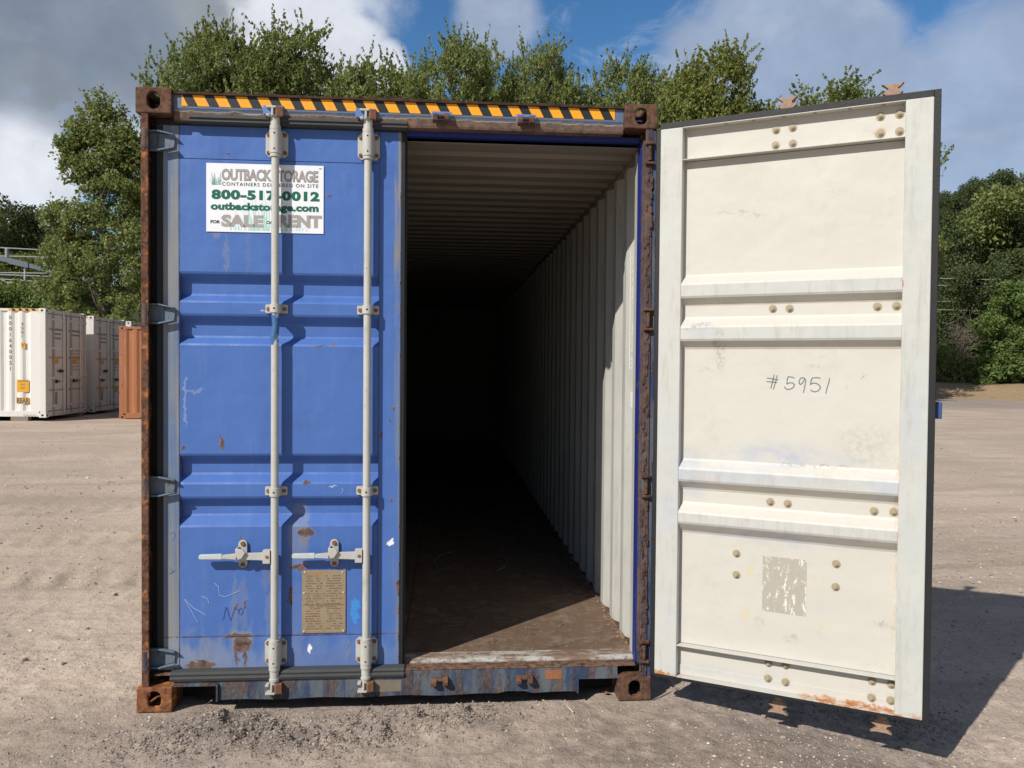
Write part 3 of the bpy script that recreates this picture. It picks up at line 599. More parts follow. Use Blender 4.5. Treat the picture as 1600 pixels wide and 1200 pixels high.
# ---------------- doors
# local frame of a door: x from the hinge to the free edge, z up, n = outwards from the outer face
def make_door(loc, rz, sgn, mat_door, left):
    D_ = empty('door', loc, rz, BOX)
    def Y(n): return n*sgn
    def B(mb, x0, x1, n0, n1, z0, z1, mi=0): mb.box(x0, x1, min(Y(n0), Y(n1)), max(Y(n0), Y(n1)), z0, z1, mi)
    ZB, ZT, WD = .172, 2.745, 1.14
    mb = MB(); B(mb, 0, .105, 0, -.05, ZB, ZT); B(mb, 1.035, WD, 0, -.05, ZB, ZT); mb.build('door_stile', mat_door, D_, .004)
    prof = [(.327, 0)]
    for (a, b, c, d) in ((.858, .904, .955, .993), (1.062, 1.102, 1.160, 1.197), (1.721, 1.757, 1.820, 1.860), (1.923, 1.956, 2.018, 2.058)):
        prof += [(a, 0), (b, 1), (c, 1), (d, 0)]
    prof += [(2.590, 0)]
    # rounded corners so the folds catch light as pressed steel does
    pr2 = []
    for i, (z, r) in enumerate(prof):
        if 0 < i < len(prof)-1:
            z0, r0 = prof[i-1]; z1, r1 = prof[i+1]
            def tow(za, ra, k):
                dz = za-z; dr = (ra-r)*.043; L_ = math.hypot(dz, dr); t = min(.3, .006/L_); return (z+(za-z)*t, r+(ra-r)*t)
            pr2 += [tow(z0, r0, 0), tow(z1, r1, 0)]
        else: pr2.append((z, r))
    mb = MB(); mb.sheet([(Y(-.002-.043*r), z) for z, r in pr2], .105, 1.035, 'x', -.003*sgn, (1, 0)); mb.build('door_panel', mat_door, D_)
    for z0, z1 in ((ZB, .3245), (2.5925, ZT)):
        mb = MB(); B(mb, .105, 1.035, -.001, -.005, z0, z1)
        B(mb, .105, 1.035, -.0052, -.049, z1-.004 if z0 < 1 else z0, z1 if z0 < 1 else z0+.004)
        if z0 > 1: B(mb, .105, 1.035, -.0052, -.049, z1-.004, z1)
        else:
            B(mb, .105, 1.035, -.0052, -.049, z0, z0+.004); B(mb, .105, 1.035, -.0052, -.010, z0+.0045, z0+.05)
        mb.build('door_rail', mat_door, D_, .001)
    mb = MB()        # seal running round the edge of the door
    for (x0, x1, z0, z1) in ((-.022, .0, ZB, ZT), (WD, WD+.026, ZB-.02, ZT+.03), (-.004, WD, ZT, ZT+.03), (-.004, WD, ZB-.016, ZB)):
        B(mb, x0, x1, -.016, -.044, z0, z1); 
        if z1-z0 < .1: B(mb, x0, x1, -.003, -.008, z0, z1)
        elif x0 > 1: B(mb, x0, x1-.008, -.003, -.008, z0, z1)
    mb.build('door_seal', M_rubber, D_, .003)
    if left:
        mb = MB(); mb.prism([(Y(.000), 2.7475), (Y(.030), 2.747), (Y(.047), 2.754), (Y(.042), 2.763), (Y(.050), 2.771), (Y(.046), 2.780), (Y(.0415), 2.785), (Y(.038), 2.780), (Y(.0), 2.7477)], .165, 1.168, 'x')
        mb.build('seal_flap', M_rubber_grey, D_, .002); mb = MB()
        mb.prism([(Y(.001), .180), (Y(.040), .176), (Y(.050), .166), (Y(.046), .156), (Y(.055), .148), (Y(.050), .133), (Y(.0425), .131), (Y(.0422), .168), (Y(.001), .170)], .075, 1.168, 'x')
        mb.build('seal_flap', M_rubber_grey, D_, .002)
    if left: mb = MB(); mb.prism([(.0, Y(.0005)), (.032, Y(.0005)), (.028, Y(.005)), (.006, Y(.008)), (.0, Y(.004))], .185, 2.74, 'z'); mb.build('hinge_side_strip', M_rubber, D_)  # black strip along the hinge edge of the shut door
    # hinges
    for zc in (.238, 1.051, 1.860, 2.664):
        mb = MB(); xh = -.030 if left else .0
        mb.prism([(xh, zc-.042), (.02, zc-.042), (.085, zc-.026), (.092, zc+.026), (.02, zc+.040), (xh, zc+.040)], Y(.001), Y(.010), 'y')
        mb.prism([(xh, zc-.048), (.02, zc-.048), (.090, zc-.032), (.092, zc-.026), (.02, zc-.040), (xh, zc-.040)], Y(.0105), Y(.034), 'y')
        mb.prism([(xh, zc+.048), (.02, zc+.048), (.090, zc+.032), (.092, zc+.026), (.02, zc+.040), (xh, zc+.040)], Y(.0105), Y(.034), 'y')
        
        mb.build('hinge', M_hinge, D_, .002)
        if left: mb = MB(); mb.cyl((-.030, Y(.054), zc-.046), (-.030, Y(.054), zc+.046), .0165, n=16); mb.cyl((-.030, Y(.054), zc-.056), (-.030, Y(.054), zc-.0465), .0145, n=16); mb.build('hinge_barrel', M_post, D_, .001, 35)
    # lock rods with guides, cams and handles
    for k, s_ in enumerate((.556, .985)):
        yr = Y(.044)
        if left and k == 0:
            mb = MB(); mb.cyl((s_, yr, .12), (s_, yr, 1.720), .0178, n=24); mb.cyl((s_, yr, 1.868), (s_, yr, 2.775), .0178, n=24)
            ro = mb.build('lock_rod', M_lock, D_, 0, 30)
            mb = MB(); mb.tube([(s_, yr, 1.720), (s_-.003, yr, 1.76), (s_+.004, yr, 1.81), (s_, yr, 1.868)], [.0178, .0185, .017, .0178], 20); rr_ = mb.build('smeared_rod_section', M_rodblue, D_, 0, 30)
            rr_['label'] = 'dented rod section smeared with blue paint'
        else:
            mb = MB(); mb.cyl((s_, yr, .12), (s_, yr, 2.775), .0178, n=24); mb.build('lock_rod', M_lock, D_, 0, 30)
        for zc in (.254, 2.668):
            mb = MB(); x0, x1, z0, z1, c_ = s_-.052, s_+.052, zc-.063, zc+.063, .016
            mb.prism([(x0+c_, z0), (x1-c_, z0), (x1, z0+c_), (x1, z1-c_), (x1-c_, z1), (x0+c_, z1), (x0, z1-c_), (x0, z0+c_)], Y(.001), Y(.009), 'y')
            pts = [(s_+.027*math.cos(t), yr+Y(1)*.027*math.sin(t)) for t in [math.pi*i/10 for i in range(11)]]
            poly = [(s_+.030, Y(.0095))]+pts+[(s_-.030, Y(.0095))]
            mb.prism(poly, z0+.008, z1-.008, 'z')
            e = 1 if zc > 1 else -1
            mb.cyl((s_, yr, zc+e*.056), (s_, yr, zc+e*.075), .0255, n=20); mb.cyl((s_, yr, zc-e*.056), (s_, yr, zc-e*.070), .0245, n=20)
            mb.cyl((s_, yr, zc+e*.075), (s_, yr, zc+e*.120), .0215, n=20)
            mb.cyl((s_, yr, zc+e*.112), (s_, yr, zc+e*.124), .0245, n=20)
            for dz in (-.036, .036): mb.cyl((s_, yr+Y(.0262), zc+dz), (s_, yr+Y(.0278), zc+dz), .0042, n=10, mi=1)
            mb.build('rod_guide', [M_lock, M_dark], D_, .002, 35)
            for dx in (-.038, .038):
                for dz in (-.042, .042):
                    mb = MB(); mb.cyl((s_+dx, Y(.0092), zc+dz), (s_+dx, Y(.016), zc+dz), .0105, .009, 6); mb.cyl((s_+dx, Y(.016), zc+dz), (s_+dx, Y(.020), zc+dz), .006, .004, 8); mb.build('bolt', M_rbolt, D_, 0, 35)
        for zc in (1.026, 1.891):
            mb = MB(); mb.prism([(s_-.052, zc-.017), (s_-.048, zc-.021), (s_+.048, zc-.021), (s_+.052, zc-.017), (s_+.052, zc+.017), (s_+.048, zc+.021), (s_-.048, zc+.021), (s_-.052, zc+.017)], Y(.001), Y(.010), 'y')
            pts = [(s_+.025*math.cos(t), yr+Y(1)*.024*math.sin(t)) for t in [math.pi*i/10 for i in range(11)]]
            mb.prism([(s_+.027, Y(.0105))]+pts+[(s_-.027, Y(.0105))], zc-.020, zc+.020, 'z')
            mb.cyl((s_, yr+Y(.0235), zc), (s_, yr+Y(.0250), zc), .0045, n=10, mi=1); mb.build('rod_bracket', [M_lock, M_dark], D_, .0015, 35)
            for dx in (-.038, .038):
                mb = MB(); mb.cyl((s_+dx, Y(.0102), zc), (s_+dx, Y(.017), zc), .010, .0085, 6); mb.build('bolt', M_rbolt, D_, 0, 35)
        for zc, e in ((2.800, 1), (.100, -1)):     # cams: forked claw with a rusty nose
            mb = MB(); b0 = zc-e*.024; F_ = (lambda n: Y(-n)) if left else Y
            mb.cyl((s_, yr, b0-e*.012), (s_, yr, b0), .0225, n=16)
            def zb(p, q): return (min(zc+e*p, zc+e*q), max(zc+e*p, zc+e*q))
            def yb(p, q): return (min(yr+F_(p), yr+F_(q)), max(yr+F_(p), yr+F_(q)))
            mb.cyl((s_, yr, b0), (s_, yr, zc+e*.030), .019, n=16)
            mb.box(s_-.036, s_-.0195, *yb(.018, -.034), *zb(-.020, -.010)); mb.box(s_-.036, s_+.008, *yb(.018, -.034), *zb(.018, .028)); mb.box(s_-.013, s_-.003, *yb(-.0195, -.034), *zb(-.018, .0175))
            if left: mb.prism([(s_+.0195, yr+F_(.018)), (s_+.034, yr+F_(.014)), (s_+.040, yr+F_(-.026)), (s_+.012, yr+F_(-.036)), (s_+.004, yr+F_(-.022)), (s_+.0195, yr+F_(-.018))], *zb(-.020, .026), 'z', 1)
            else:
                zc += e*.016; mb = MB(); mb.cyl((s_, yr, zc-e*.07), (s_, yr, zc-e*.0305), .0205, n=16, mi=1)
                mb.prism([(s_-.046, zc+e*.030), (s_-.020, zc+e*.026), (s_+.022, zc+e*.027), (s_+.043, zc+e*.031), (s_+.030, zc+e*.017), (s_+.018, zc+e*.008), (s_+.024, zc-e*.002), (s_+.040, zc-e*.008), (s_+.028, zc-e*.018), (s_+.022, zc-e*.030), (s_-.022, zc-e*.030), (s_-.028, zc-e*.019), (s_-.042, zc-e*.010), (s_-.024, zc-e*.002), (s_-.018, zc+e*.007), (s_-.030, zc+e*.018)], yr-.014, yr+.014, 'y', 1)
            cm = mb.build('locking_cam', [M_lock if left else M_orcam, M_rbolt if left else M_orcam], D_, .002)
        zc = .720
        mb = MB(); hx = s_-.155
        mb.box(s_-.052, s_-.0185, min(Y(.030), Y(.062)), max(Y(.030), Y(.062)), zc-.030, zc+.033)
        mb.prism([(hx-.02, zc+.017), (s_-.0525, zc+.020), (s_-.0525, zc-.016), (hx-.02, zc-.012)], Y(.040), Y(.052), 'y')
        mb.prism([(s_-.24, zc+.010), (hx-.0205, zc+.016), (hx-.0205, zc-.010), (s_-.24, zc-.006)], Y(.038), Y(.058), 'y')
        mb.cyl((s_-.032, Y(.0625), zc+.002), (s_-.032, Y(.065), zc+.002), .008, n=10, mi=1)
        mb.build('handle', [M_lock, M_rbolt], D_, .003)
        mb = MB(); mb.prism([(s_-.347, zc+.007), (s_-.343, zc+.013), (s_-.2405, zc+.015), (s_-.2405, zc-.010), (s_-.343, zc-.009), (s_-.347, zc-.003)], Y(.036), Y(.056), 'y'); mb.build('handle_grip', mat_grip, D_, .003)
        mb = MB(); pts = [(hx+.021*math.cos(t), zc+.006+(.045 if math.sin(t) > 0 else -.045)+.021*math.sin(t)) for t in [2*math.pi*i/20 for i in range(20)]]
        mb.prism(pts, Y(.001), Y(.012), 'y')
        mb.prism([(hx-.022, zc+.040), (hx+.012, zc+.040), (hx+.024, zc+.022), (hx+.006, zc-.006), (hx-.012, zc-.006), (hx-.022, zc+.012)], Y(.056), Y(.066), 'y')
        mb.box(hx-.022, hx-.014, min(Y(.0125), Y(.0559)), max(Y(.0125), Y(.0559)), zc+.02, zc+.042)
        mb.box(hx-.018, hx+.018, min(Y(.0125), Y(.034)), max(Y(.0125), Y(.034)), zc-.024, zc-.014)
        mb.build('handle_catch', M_lock, D_, .002, 35)
        for dz in (.056, -.046):
            mb = MB(); mb.cyl((hx, Y(.0122), zc+dz), (hx, Y(.020), zc+dz), .012, .010, 6); mb.build('bolt', M_rbolt, D_, 0, 35)
    return D_, Y, B
def _grip():
    m = Mt('zinc_grip'); c = m.mix(m.noise(60, 4, .7), (.38, .44, .44), (.60, .64, .62)); return m.done(c, .35)
mat_grip = _grip()
M_orcam = mat_plain('pink_rust_cam', (.33, .215, .15), .8, .6, .003, 70)
LD, LY, LB = make_door((-1.15, .07, 0), 0, -1, M_bdoor, True)
ang = R_(30.5); nnv = Vector((math.sin(ang), math.cos(ang), 0)); RO = Vector((1.206, -.103, 0))+nnv*.05
RD, RY, RB = make_door(RO, -ang, 1, M_cream, False)
RD['label'] = 'open door showing its cream painted inner face'; LD['label'] = 'shut blue door with the storage sign'
def lpt(u, v):      # photo pixel -> left door (x, z)
    p = on_y(u, v, .07); return (p.x+1.15, p.z)
uv_ = Vector((math.cos(ang), -math.sin(ang), 0))
def rpt(u, v, n=.045):   # photo pixel -> right door (x, z), n = distance behind the inner face plane
    p0 = Vector((1.206, -.103, 0))+nnv*n; r = vray(u, v); k = (p0-CP).dot(nnv)/r.dot(nnv); h = CP+r*k; return ((h-p0).dot(uv_), h.z)
# blue outer face lining of the open door and its little lock box peeking past the edge
m_ = MB(); m_.box(.002, 1.138, .0005, .003, .175, 2.743); m_.build('outer_skin', M_boxblue, RD)
m_ = MB(); m_.box(1.150, 1.192, .004, .05, 1.425, 1.495); m_.build('lock_box', mat_plain('blue_lockbox', (.035, .075, .20), .5), RD, .004)
# inner bolts
bm_ = MB(); bm_.cyl((0, 0, 0), (0, -.003, 0), .0175, n=16); bm_.cyl((0, -.003, 0), (0, -.010, 0), .0115, .0105, 8); bm_.cyl((0, -.010, 0), (0, -.015, 0), .0065, .005, 8)
b0 = None
for (s_, z, dep) in [(.510, 2.694, .0052), (.581, 2.696, .0052), (.509, 2.626, .0052), (.582, 2.626, .0052), (.935, 2.70, .0052), (1.008, 2.701, .0052), (.936, 2.629, .0052), (1.009, 2.629, .0052),
                (.508, 1.897, .0052), (.580, 1.896, .0052), (.936, 1.896, .0052), (1.010, 1.897, .0052), (.510, 1.027, .0052), (.585, 1.025, .0052), (.938, 1.022, .0052), (1.014, 1.025, .0052),
                (.364, .777, .0052), (.365, .679, .0052), (.791, .778, .0052), (.790, .677, .0052), (.513, .295, .0052), (.587, .297, .0052), (.512, .226, .010), (.588, .222, .010), (.942, .289, .0052), (1.017, .288, .0052), (.941, .218, .010), (1.016, .220, .010)]:
    if b0 is None: b0 = bm_.build('inner_bolt', M_bolt, RD, 0, 35); o = b0
    else: o = share(b0, RD)
    o.location = (s_+.004, -dep, z); o.rotation_euler = (0, random.random()*3, 0)
for s_ in (.30, .42, .55, .68, .82, .95):
    m_ = MB(); m_.cyl((s_, -.030, 2.7405), (s_, -.030, 2.7385), .008, n=8); m_.build('rail_rivet', M_bolt, RD)
# torn sticker remains
def torn():
    m = Mt('torn_sticker'); c = m.mix(m.noise(30, 5, .7, st=(2, 1, .6)), (.36, .33, .28), (.44, .41, .35))
    t = m.MR(m.noise(16, 6, .75, st=(2.2, 1, .8), off=(1.3, 0, 2)), .555, .575); c = m.mix(t, c, (.70, .68, .60)); return m.done(c, .6)
m_ = MB(); x0, z1 = rpt(1192, 868); x1, z0 = rpt(1259, 963); m_.box(x0, x1, -.0062, -.0053, z0, z1); m_.build('torn_sticker', torn(), RD)
# marker number
def px5(x, y): return rpt(1180+x*140/1600, 570+y*60/686)
num = MB()
for st_ in [[(215, 235), (310, 250), (410, 270)], [(205, 298), (300, 305), (385, 318)], [(340, 180), (320, 260), (280, 415)], [(395, 190), (365, 300), (325, 435)],
           [(700, 235), (650, 218), (595, 212), (575, 250), (565, 340)], [(565, 345), (610, 322), (660, 320), (700, 350), (690, 390), (650, 425), (590, 440), (540, 425), (522, 390)],
           [(890, 250), (850, 228), (805, 245), (785, 290), (785, 335), (810, 350), (840, 325), (870, 280), (890, 250), (903, 290), (885, 380), (862, 495)],
           [(1160, 238), (1100, 228), (1020, 235), (998, 280), (988, 350)], [(985, 350), (1030, 325), (1090, 330), (1150, 370), (1165, 410), (1130, 460), (1070, 482), (1015, 470), (988, 445)],
           [(1325, 240), (1315, 320), (1280, 420), (1262, 510)]]:
    num.strokes([px5(*p) for p in st_], -.0062, .0042, .0008)
num.build('marker_number', mat_plain('grey_marker', (.16, .20, .20), .6, .3, sc=50), RD)
# scratches on the blue door
scr = MB()
def c3(x, y): return lpt(200+x/3, 720+y/3)
for st_ in [[(263, 647), (290, 690), (327, 758)], [(268, 650), (305, 688), (363, 722)], [(345, 635), (372, 645), (380, 668)], [(403, 572), (425, 590), (428, 630), (455, 638), (522, 610)], [(1000, 150), (1010, 140), (1003, 128)], [(775, 895), (785, 885)]]:
    scr = MB(); scr.strokes([c3(*p) for p in st_], -.0006, .0018, .0005); scr.build('white_scratch', mat_plain('scratch', (.42, .50, .72), .6), LD)
scr = MB()
for st_ in [[(445, 745), (458, 685), (462, 690), (480, 748), (500, 690), (520, 700)], [(517, 700), (530, 690), (540, 705), (530, 722), (518, 715), (517, 700)], [(195, 345), (215, 335), (222, 350), (208, 375)], [(195, 500), (215, 520), (195, 530), (225, 512)]]:
    scr = MB(); scr.strokes([c3(*p) for p in st_], -.0006, .0022, .0005); scr.build('pen_scrawl', mat_plain('dark_scratch', (.055, .095, .28), .6), LD)
# rating plate
def plate():
    x0, z1 = lpt(472, 891); x1, z0 = lpt(540, 988)
    m = Mt('rusty_brass_plate'); c = m.mix(m.noise(12, 5, .7), (.25, .19, .125), (.35, .28, .19)); c = m.mix(m.M('MULTIPLY', m.MR(m.noise(18, 5, .7, off=(3, 0, 0)), .5, .65), .6), c, (.34, .17, .07))
    c = m.mix(m.M('MULTIPLY', m.MR(m.noise(240, 3, .7, st=(.45, 1, 1)), .55, .62), .35), c, (.14, .10, .06))
    mp = m.done(c, .55)
    mb = MB(); mb.box(x0, x1, -.0035, -.0005, z0, z1); mb.build('rating_plate', mp, LD, .001)
    tb = MB(); Wp = x1-x0; Hp = z1-z0
    def row(t, a, b, zt, h, bold=.01):
        vs, fs = text_mesh(t, x0+Wp*a, x0+Wp*b, z1-Hp*(zt+h), z1-Hp*zt, bold); tb.add([(p[0], -.0040, p[1]) for p in vs], fs)
    row('SAFETY APPROVAL', .33, .80, .565, .026); row('CSC', .17, .27, .562, .028)
    for (a, b, z_) in ((.05, .95, .375), (.05, .95, .545), (.02, .98, .555)): tb.box(x0+Wp*a, x0+Wp*b, -.0042, -.0036, z1-Hp*z_-.0006, z1-Hp*z_+.0006)
    tb.box(x0+Wp*.5-.0006, x0+Wp*.5+.0006, -.0042, -.0036, z1-Hp*.54, z1-Hp*.38)
    for r_ in range(22):      # worn, unreadable rows of print
        zt = .09+r_*.040
        if .54 < zt < .61: continue
        for side_ in ((.08, .44), (.53, .90)):
            x = side_[0]+random.uniform(0, .05)
            while x < side_[1]-.03:
                w2 = random.uniform(.02, .07)
                if random.random() < .72: tb.box(x0+Wp*x, x0+Wp*(x+w2), -.0041, -.0036, z1-Hp*zt-.0022, z1-Hp*zt+.0022)
                x += w2+.015
    tb.build('plate_print', mat_plain('etched_print', (.16, .115, .07), .6, .3, sc=60), LD)
    for (a, b) in ((.07, .03), (.93, .04), (.05, .36), (.95, .36), (.05, .97), (.95, .97)):
        q = MB(); q.cyl((x0+Wp*a, -.0036, z1-Hp*b), (x0+Wp*a, -.0066, z1-Hp*b), .0055, .004, 8); q.build('rivet', M_lock, LD)
plate()
# storage sign
def sign():
    x0, z1 = lpt(322.5, 254.5); x1, z0 = lpt(505.5, 365.5); W2 = x1-x0; H2 = z1-z0
    m = Mt('white_vinyl'); c = m.mix(m.noise(6, 4), (.78, .79, .84), (.84, .85, .88)); mw = m.done(c, .35)
    mb = MB(); mb.box(x0, x1, -.0022, -.0004, z0, z1); mb.build('sign_board', mw, LD)
    def P(cx, cy): return x0+(cx-165)/1263*W2, z1-(cy-(95+(cx-165)*.0238))/762*H2
    grass = mat_plain('pale_green_print', (.40, .68, .60), .4, .2, sc=30); gb = MB()
    for i in range(74):
        bx_ = random.gauss(800, 210) if i < 62 else random.uniform(480, 1150)
        h = random.uniform(60, 480)*math.exp(-((bx_-800)/380)**2); ln = random.uniform(-70, 70)+(bx_-800)*.35; by = 862+(bx_-165)*.0238-95-16+95
        if not 250 < bx_ < 1380: continue
        pts = [P(bx_+ln*t*t, by-10-h*t) for t in (0, .35, .7, 1)]
        for k in range(3):
            a, b = pts[k], pts[k+1]; wa, wb = .0016*(1-k/3)+.0003, .0016*(1-(k+1)/3)+.0002
            q_ = -.0023-i*.000007; gb.add([(a[0]-wa, q_, a[1]), (a[0]+wa, q_, a[1]), (b[0]+wb, q_, b[1]), (b[0]-wb, q_, b[1])], [(0, 1, 2, 3)])
    gb.build('sign_grass_print', grass, LD)
    tb = MB()
    for i in range(26):
        bx_ = random.uniform(225, 320); h = random.uniform(50, 165); ln = (bx_-272)*random.uniform(.2, 1.7)
        pts = [P(bx_+ln*t*t, 340-h*t) for t in (0, .35, .7, 1)]
        for k in range(3):
            a, b = pts[k], pts[k+1]; wa, wb = .0013*(1-k/3)+.0002, .0013*(1-(k+1)/3)+.0001
            q_ = -.0023-i*.00001; tb.add([(a[0]-wa, q_, a[1]), (a[0]+wa, q_, a[1]), (b[0]+wb, q_, b[1]), (b[0]-wb, q_, b[1])], [(0, 1, 2, 3)])
    tb.build('sign_grass_emblem', mat_plain('teal_print', (.16, .34, .33), .4, .4, sc=60), LD)
    def line(txt, cx0, cx1, cy0, cy1, mat, bold=.0, y=-.0030, sp=1.):
        a = P(cx0, cy1); b = P(cx1, cy0+(cx1-cx0)*.0238); vs, fs = text_mesh(txt, a[0], b[0], a[1], b[1], bold, sp)
        q = MB(); q.add([(p[0], y, p[1]) for p in vs], fs); return q.build('sign_lettering', mat, LD)
    g1 = mat_plain('grey_print', (.36, .34, .32), .4, .1); g2 = mat_plain('dark_grey_print', (.12, .115, .11), .4, .1); gr = mat_plain('green_print', (.01, .13, .085), .4, .1); dk = mat_plain('charcoal_print', (.05, .06, .06), .4, .1)
    line('OUTBACK STORAGE', 330, 1370, 158, 290, g2, .042, -.0030, .95); line('OUTBACK STORAGE', 334, 1366, 161, 286, g1, .022, -.0033, .95)
    line('TM', 1375, 1405, 150, 163, dk, .01)
    line('CONTAINERS DELIVERED ON SITE', 335, 1370, 308, 348, dk, .012, sp=1.25)
    line('800-517-0012', 220, 1385, 388, 500, gr, .055, sp=1.1)
    line('outbackstorage.com', 212, 1375, 530, 640, gr, .05, sp=1.03)
    line('FOR', 210, 314, 730, 767, dk, .04); line('SALE', 325, 780, 668, 806, g1, .06); line('OR', 808, 887, 742, 776, dk, .04); line('RENT', 930, 1412, 672, 812, g1, .06)
sign()

# ------------------------------------------------------------ containers across the yard
def paint(name, c, dirt=(.40, .30, .2), amt=.35, rustamt=.0):
    m = Mt(name); k = m.mix(m.noise(1.2, 4, .6), tuple(x*.92 for x in c), c)
    k = m.mix(m.M('MULTIPLY', m.MR(m.noise(2.5, 6, .75, st=(2, 2, .4)), .52, .75), amt), k, dirt)
    if rustamt: k = m.mix(m.MR(m.noise(7, 6, .75), .70-rustamt*.2, .74-rustamt*.2), k, m.rust())
    return m.done(k, .5)
M_white = paint('white_container_paint', (.76, .74, .69), amt=.2); M_whiterail = paint('white_rail_paint', (.72, .70, .65), amt=.3, rustamt=.1)
M_orange = paint('faded_orange_paint', (.36, .145, .065), (.5, .28, .16), .5, .1); M_orrail = paint('rusty_orange_rail', (.36, .14, .07), (.45, .25, .14), .6, .6)
M_sticker = mat_plain('orange_label', (.72, .36, .02), .5, .05); M_greyink = mat_plain('weathered_print', (.12, .12, .12), .6, .2); M_ink = mat_plain('black_print', (.03, .03, .035), .6, .1); M_greyrod = mat_plain('grey_rod', (.33, .34, .35), .45, .1); M_tanline = mat_plain('tan_fold', (.50, .40, .33), .6)
def make_far(loc, L, Hh, mw, mr, doors, label, group=None, number=True):
    T = empty('shipping_container', loc); tag(T, label, 'shipping container', group)
    Wd = 2.438
    cst = None
    for x in (-.178, -L):
        for y in (0, Wd-.162):
            for z in (0, Hh-.118):
                if cst is None:
                    mb = MB(); mb.box(0, .178, 0, .162, 0, .118); mb.box(.06, .12, -.002, .0, .035, .085, 1); mb.box(.178, .180, .05, .11, .035, .085, 1); cst = mb.build('corner_casting', [mr, M_dark], T, .006); cst.location = (x, y, z)
                else: share(cst, T, (x, y, z))
    pr = []; t = -L+.2
    while t < -.42: pr += [(t, .008), (t+.068, .044), (t+.138, .044), (t+.206, .008)]; t += .278
    pr = [(-L+.12, .008)]+pr+[(-.14, .008)]
    for y0, s_ in ((0, 1), (Wd, -1)):
        mb = MB(); mb.sheet([(x, y0+s_*d) for x, d in pr], .16, Hh-.06, 'z', .003*s_, (0, 1)); mb.build('side_wall', mw, T)
        mb = MB(); mb.box(-L+.178, -.178, min(y0+s_*.002, y0+s_*.06), max(y0+s_*.002, y0+s_*.06), Hh-.075, Hh-.012); mb.build('top_rail', mr, T, .004)
        mb = MB(); mb.box(-L+.178, -.178, min(y0+s_*.002, y0+s_*.05), max(y0+s_*.002, y0+s_*.05), .025, .175); mb.build('bottom_rail', mr, T, .004)
        for xx in (0, -L):
            a, b = (xx-.15, xx-.004) if xx == 0 else (xx+.004, xx+.12)
            mb = MB(); mb.box(a, b, min(y0+s_*.004, y0+s_*.12), max(y0+s_*.004, y0+s_*.12), .118, Hh-.118); mb.build('corner_post', mr, T, .006)
    mb = MB(); rp = [(x, Hh-.04+.016*(d > .02)) for x, d in pr]; mb.sheet(rp, .06, Wd-.06, 'y', .003, (0, 1)); mb.build('roof_panel', mw, T)
    mb = MB(); mb.box(-L+.178, -.05, .06, Wd-.06, .10, .16); mb.build('floor', M_dark, T)
    mb = MB(); mb.box(-L+.02, -L+.06, .12, Wd-.12, .12, Hh-.05); mb.build('end_wall', mw, T)
    mb = MB(); mb.box(-.10, -.005, .162, Wd-.162, .02, .15); mb.build('end_sill', mr, T, .004); mb = MB(); mb.box(-.10, -.005, .162, Wd-.162, Hh-.115, Hh-.02); mb.build('end_header', mr, T, .004)
    if not doors:
        mb = MB(); q = [(.14, -.06)]; t = .16
        while t < Wd-.35: q += [(t, -.06), (t+.06, -.02), (t+.14, -.02), (t+.2, -.06)]; t += .26
        q.append((Wd-.14, -.06)); mb.sheet([(x, y) for y, x in q], .14, Hh-.1, 'z', -.003, (1, 0)); mb.build('end_wall', mw, T); return T
    # yellow and black stripe on the top rail near the door end
    mb = MB()
    for i in range(9): mb.add([(-.95+i*.085, -.0005, Hh-.016), (-.95+(i+1)*.085, -.0005, Hh-.016), (-.92+(i+1)*.085, -.0005, Hh-.072), (-.92+i*.085, -.0005, Hh-.072)], [(0, 3, 2, 1)], i % 2)
    mb.build('hazard_stripe', [M_yellow, M_black], T)
    for k, (y0, y1) in enumerate(((.13, 1.205), (1.233, Wd-.13))):
        Dr = empty('door', (0, 0, 0), 0, T)
        mb = MB(); z0, z1 = .165, Hh-.13; mb.box(-.060, -.020, y0, y1, z0, z1)
        mb.build('door_panel', mw, Dr, .004)
        for zc in (.72, 1.60, 2.36): mb = MB(); mb.box(-.0195, -.017, y0+.09, y1-.09, zc-.03, zc+.03); mb.build('panel_fold', M_tanline, Dr)
        mb = MB()
        for a, b, c, d in ((y0-.012, y0, z0, z1), (y1, y1+.012, z0, z1)): mb.box(-.03, -.016, a, b, c, d)
        mb.box(-.03, -.016, y0, y1, z0-.02, z0); mb.box(-.03, -.016, y0, y1, z1, z1+.02); mb.build('door_seal', M_rubber, Dr)
        for j, f in enumerate((.27, .80) if k == 0 else (.20, .73)):
            y = y0+(y1-y0)*f; mb = MB(); mb.cyl((.015, y, .06), (.015, y, Hh-.06), .019, n=10); ro = mb.build('lock_rod', M_greyrod if j == 0 else mw, Dr, 0, 30)
            mb = MB(); zc = .95+.28*(j == 1)*(1 if k == 0 else 0); mb.box(.0, .03, y-.34 if j else y, y if j else y+.34, zc-.018, zc+.018); mb.box(-.0195, .035, y-.19 if j else y+.15, y-.15 if j else y+.17, zc-.045, zc+.045); mb.build('handle', M_ink if j == 0 or k == 0 else M_greyrod, Dr, .003)
            for zc in (.30, 1.05, 1.85, Hh-.27):
                mb = MB(); mb.box(-.0195, .036, y-.045, y+.045, zc-.03, zc+.03); mb.build('rod_bracket', mr, Dr, .003)
        yh = y0 if k == 0 else y1
        for zc in (.30, 1.10, 1.85, Hh-.28): mb = MB(); mb.box(-.0195, .012, yh-.10 if k == 0 else yh-.06, yh+.06 if k == 0 else yh+.12, zc-.03, zc+.03); mb.build('hinge', mr, Dr, .003)
        mb = MB()
        for i in range(3 if k == 0 else 2):
            zc = 2.34-i*.12; mb.box(-.0165, -.0155, y0+.36 if k == 0 else y0+.28, y0+.78, zc, zc+.045)
        for i in range(7):
            for c_ in range(3 if k else 1): mb.box(-.0165, -.0155, y0+.36+c_*.15, y0+.42+c_*.15, 1.78-i*.09, 1.83-i*.09)
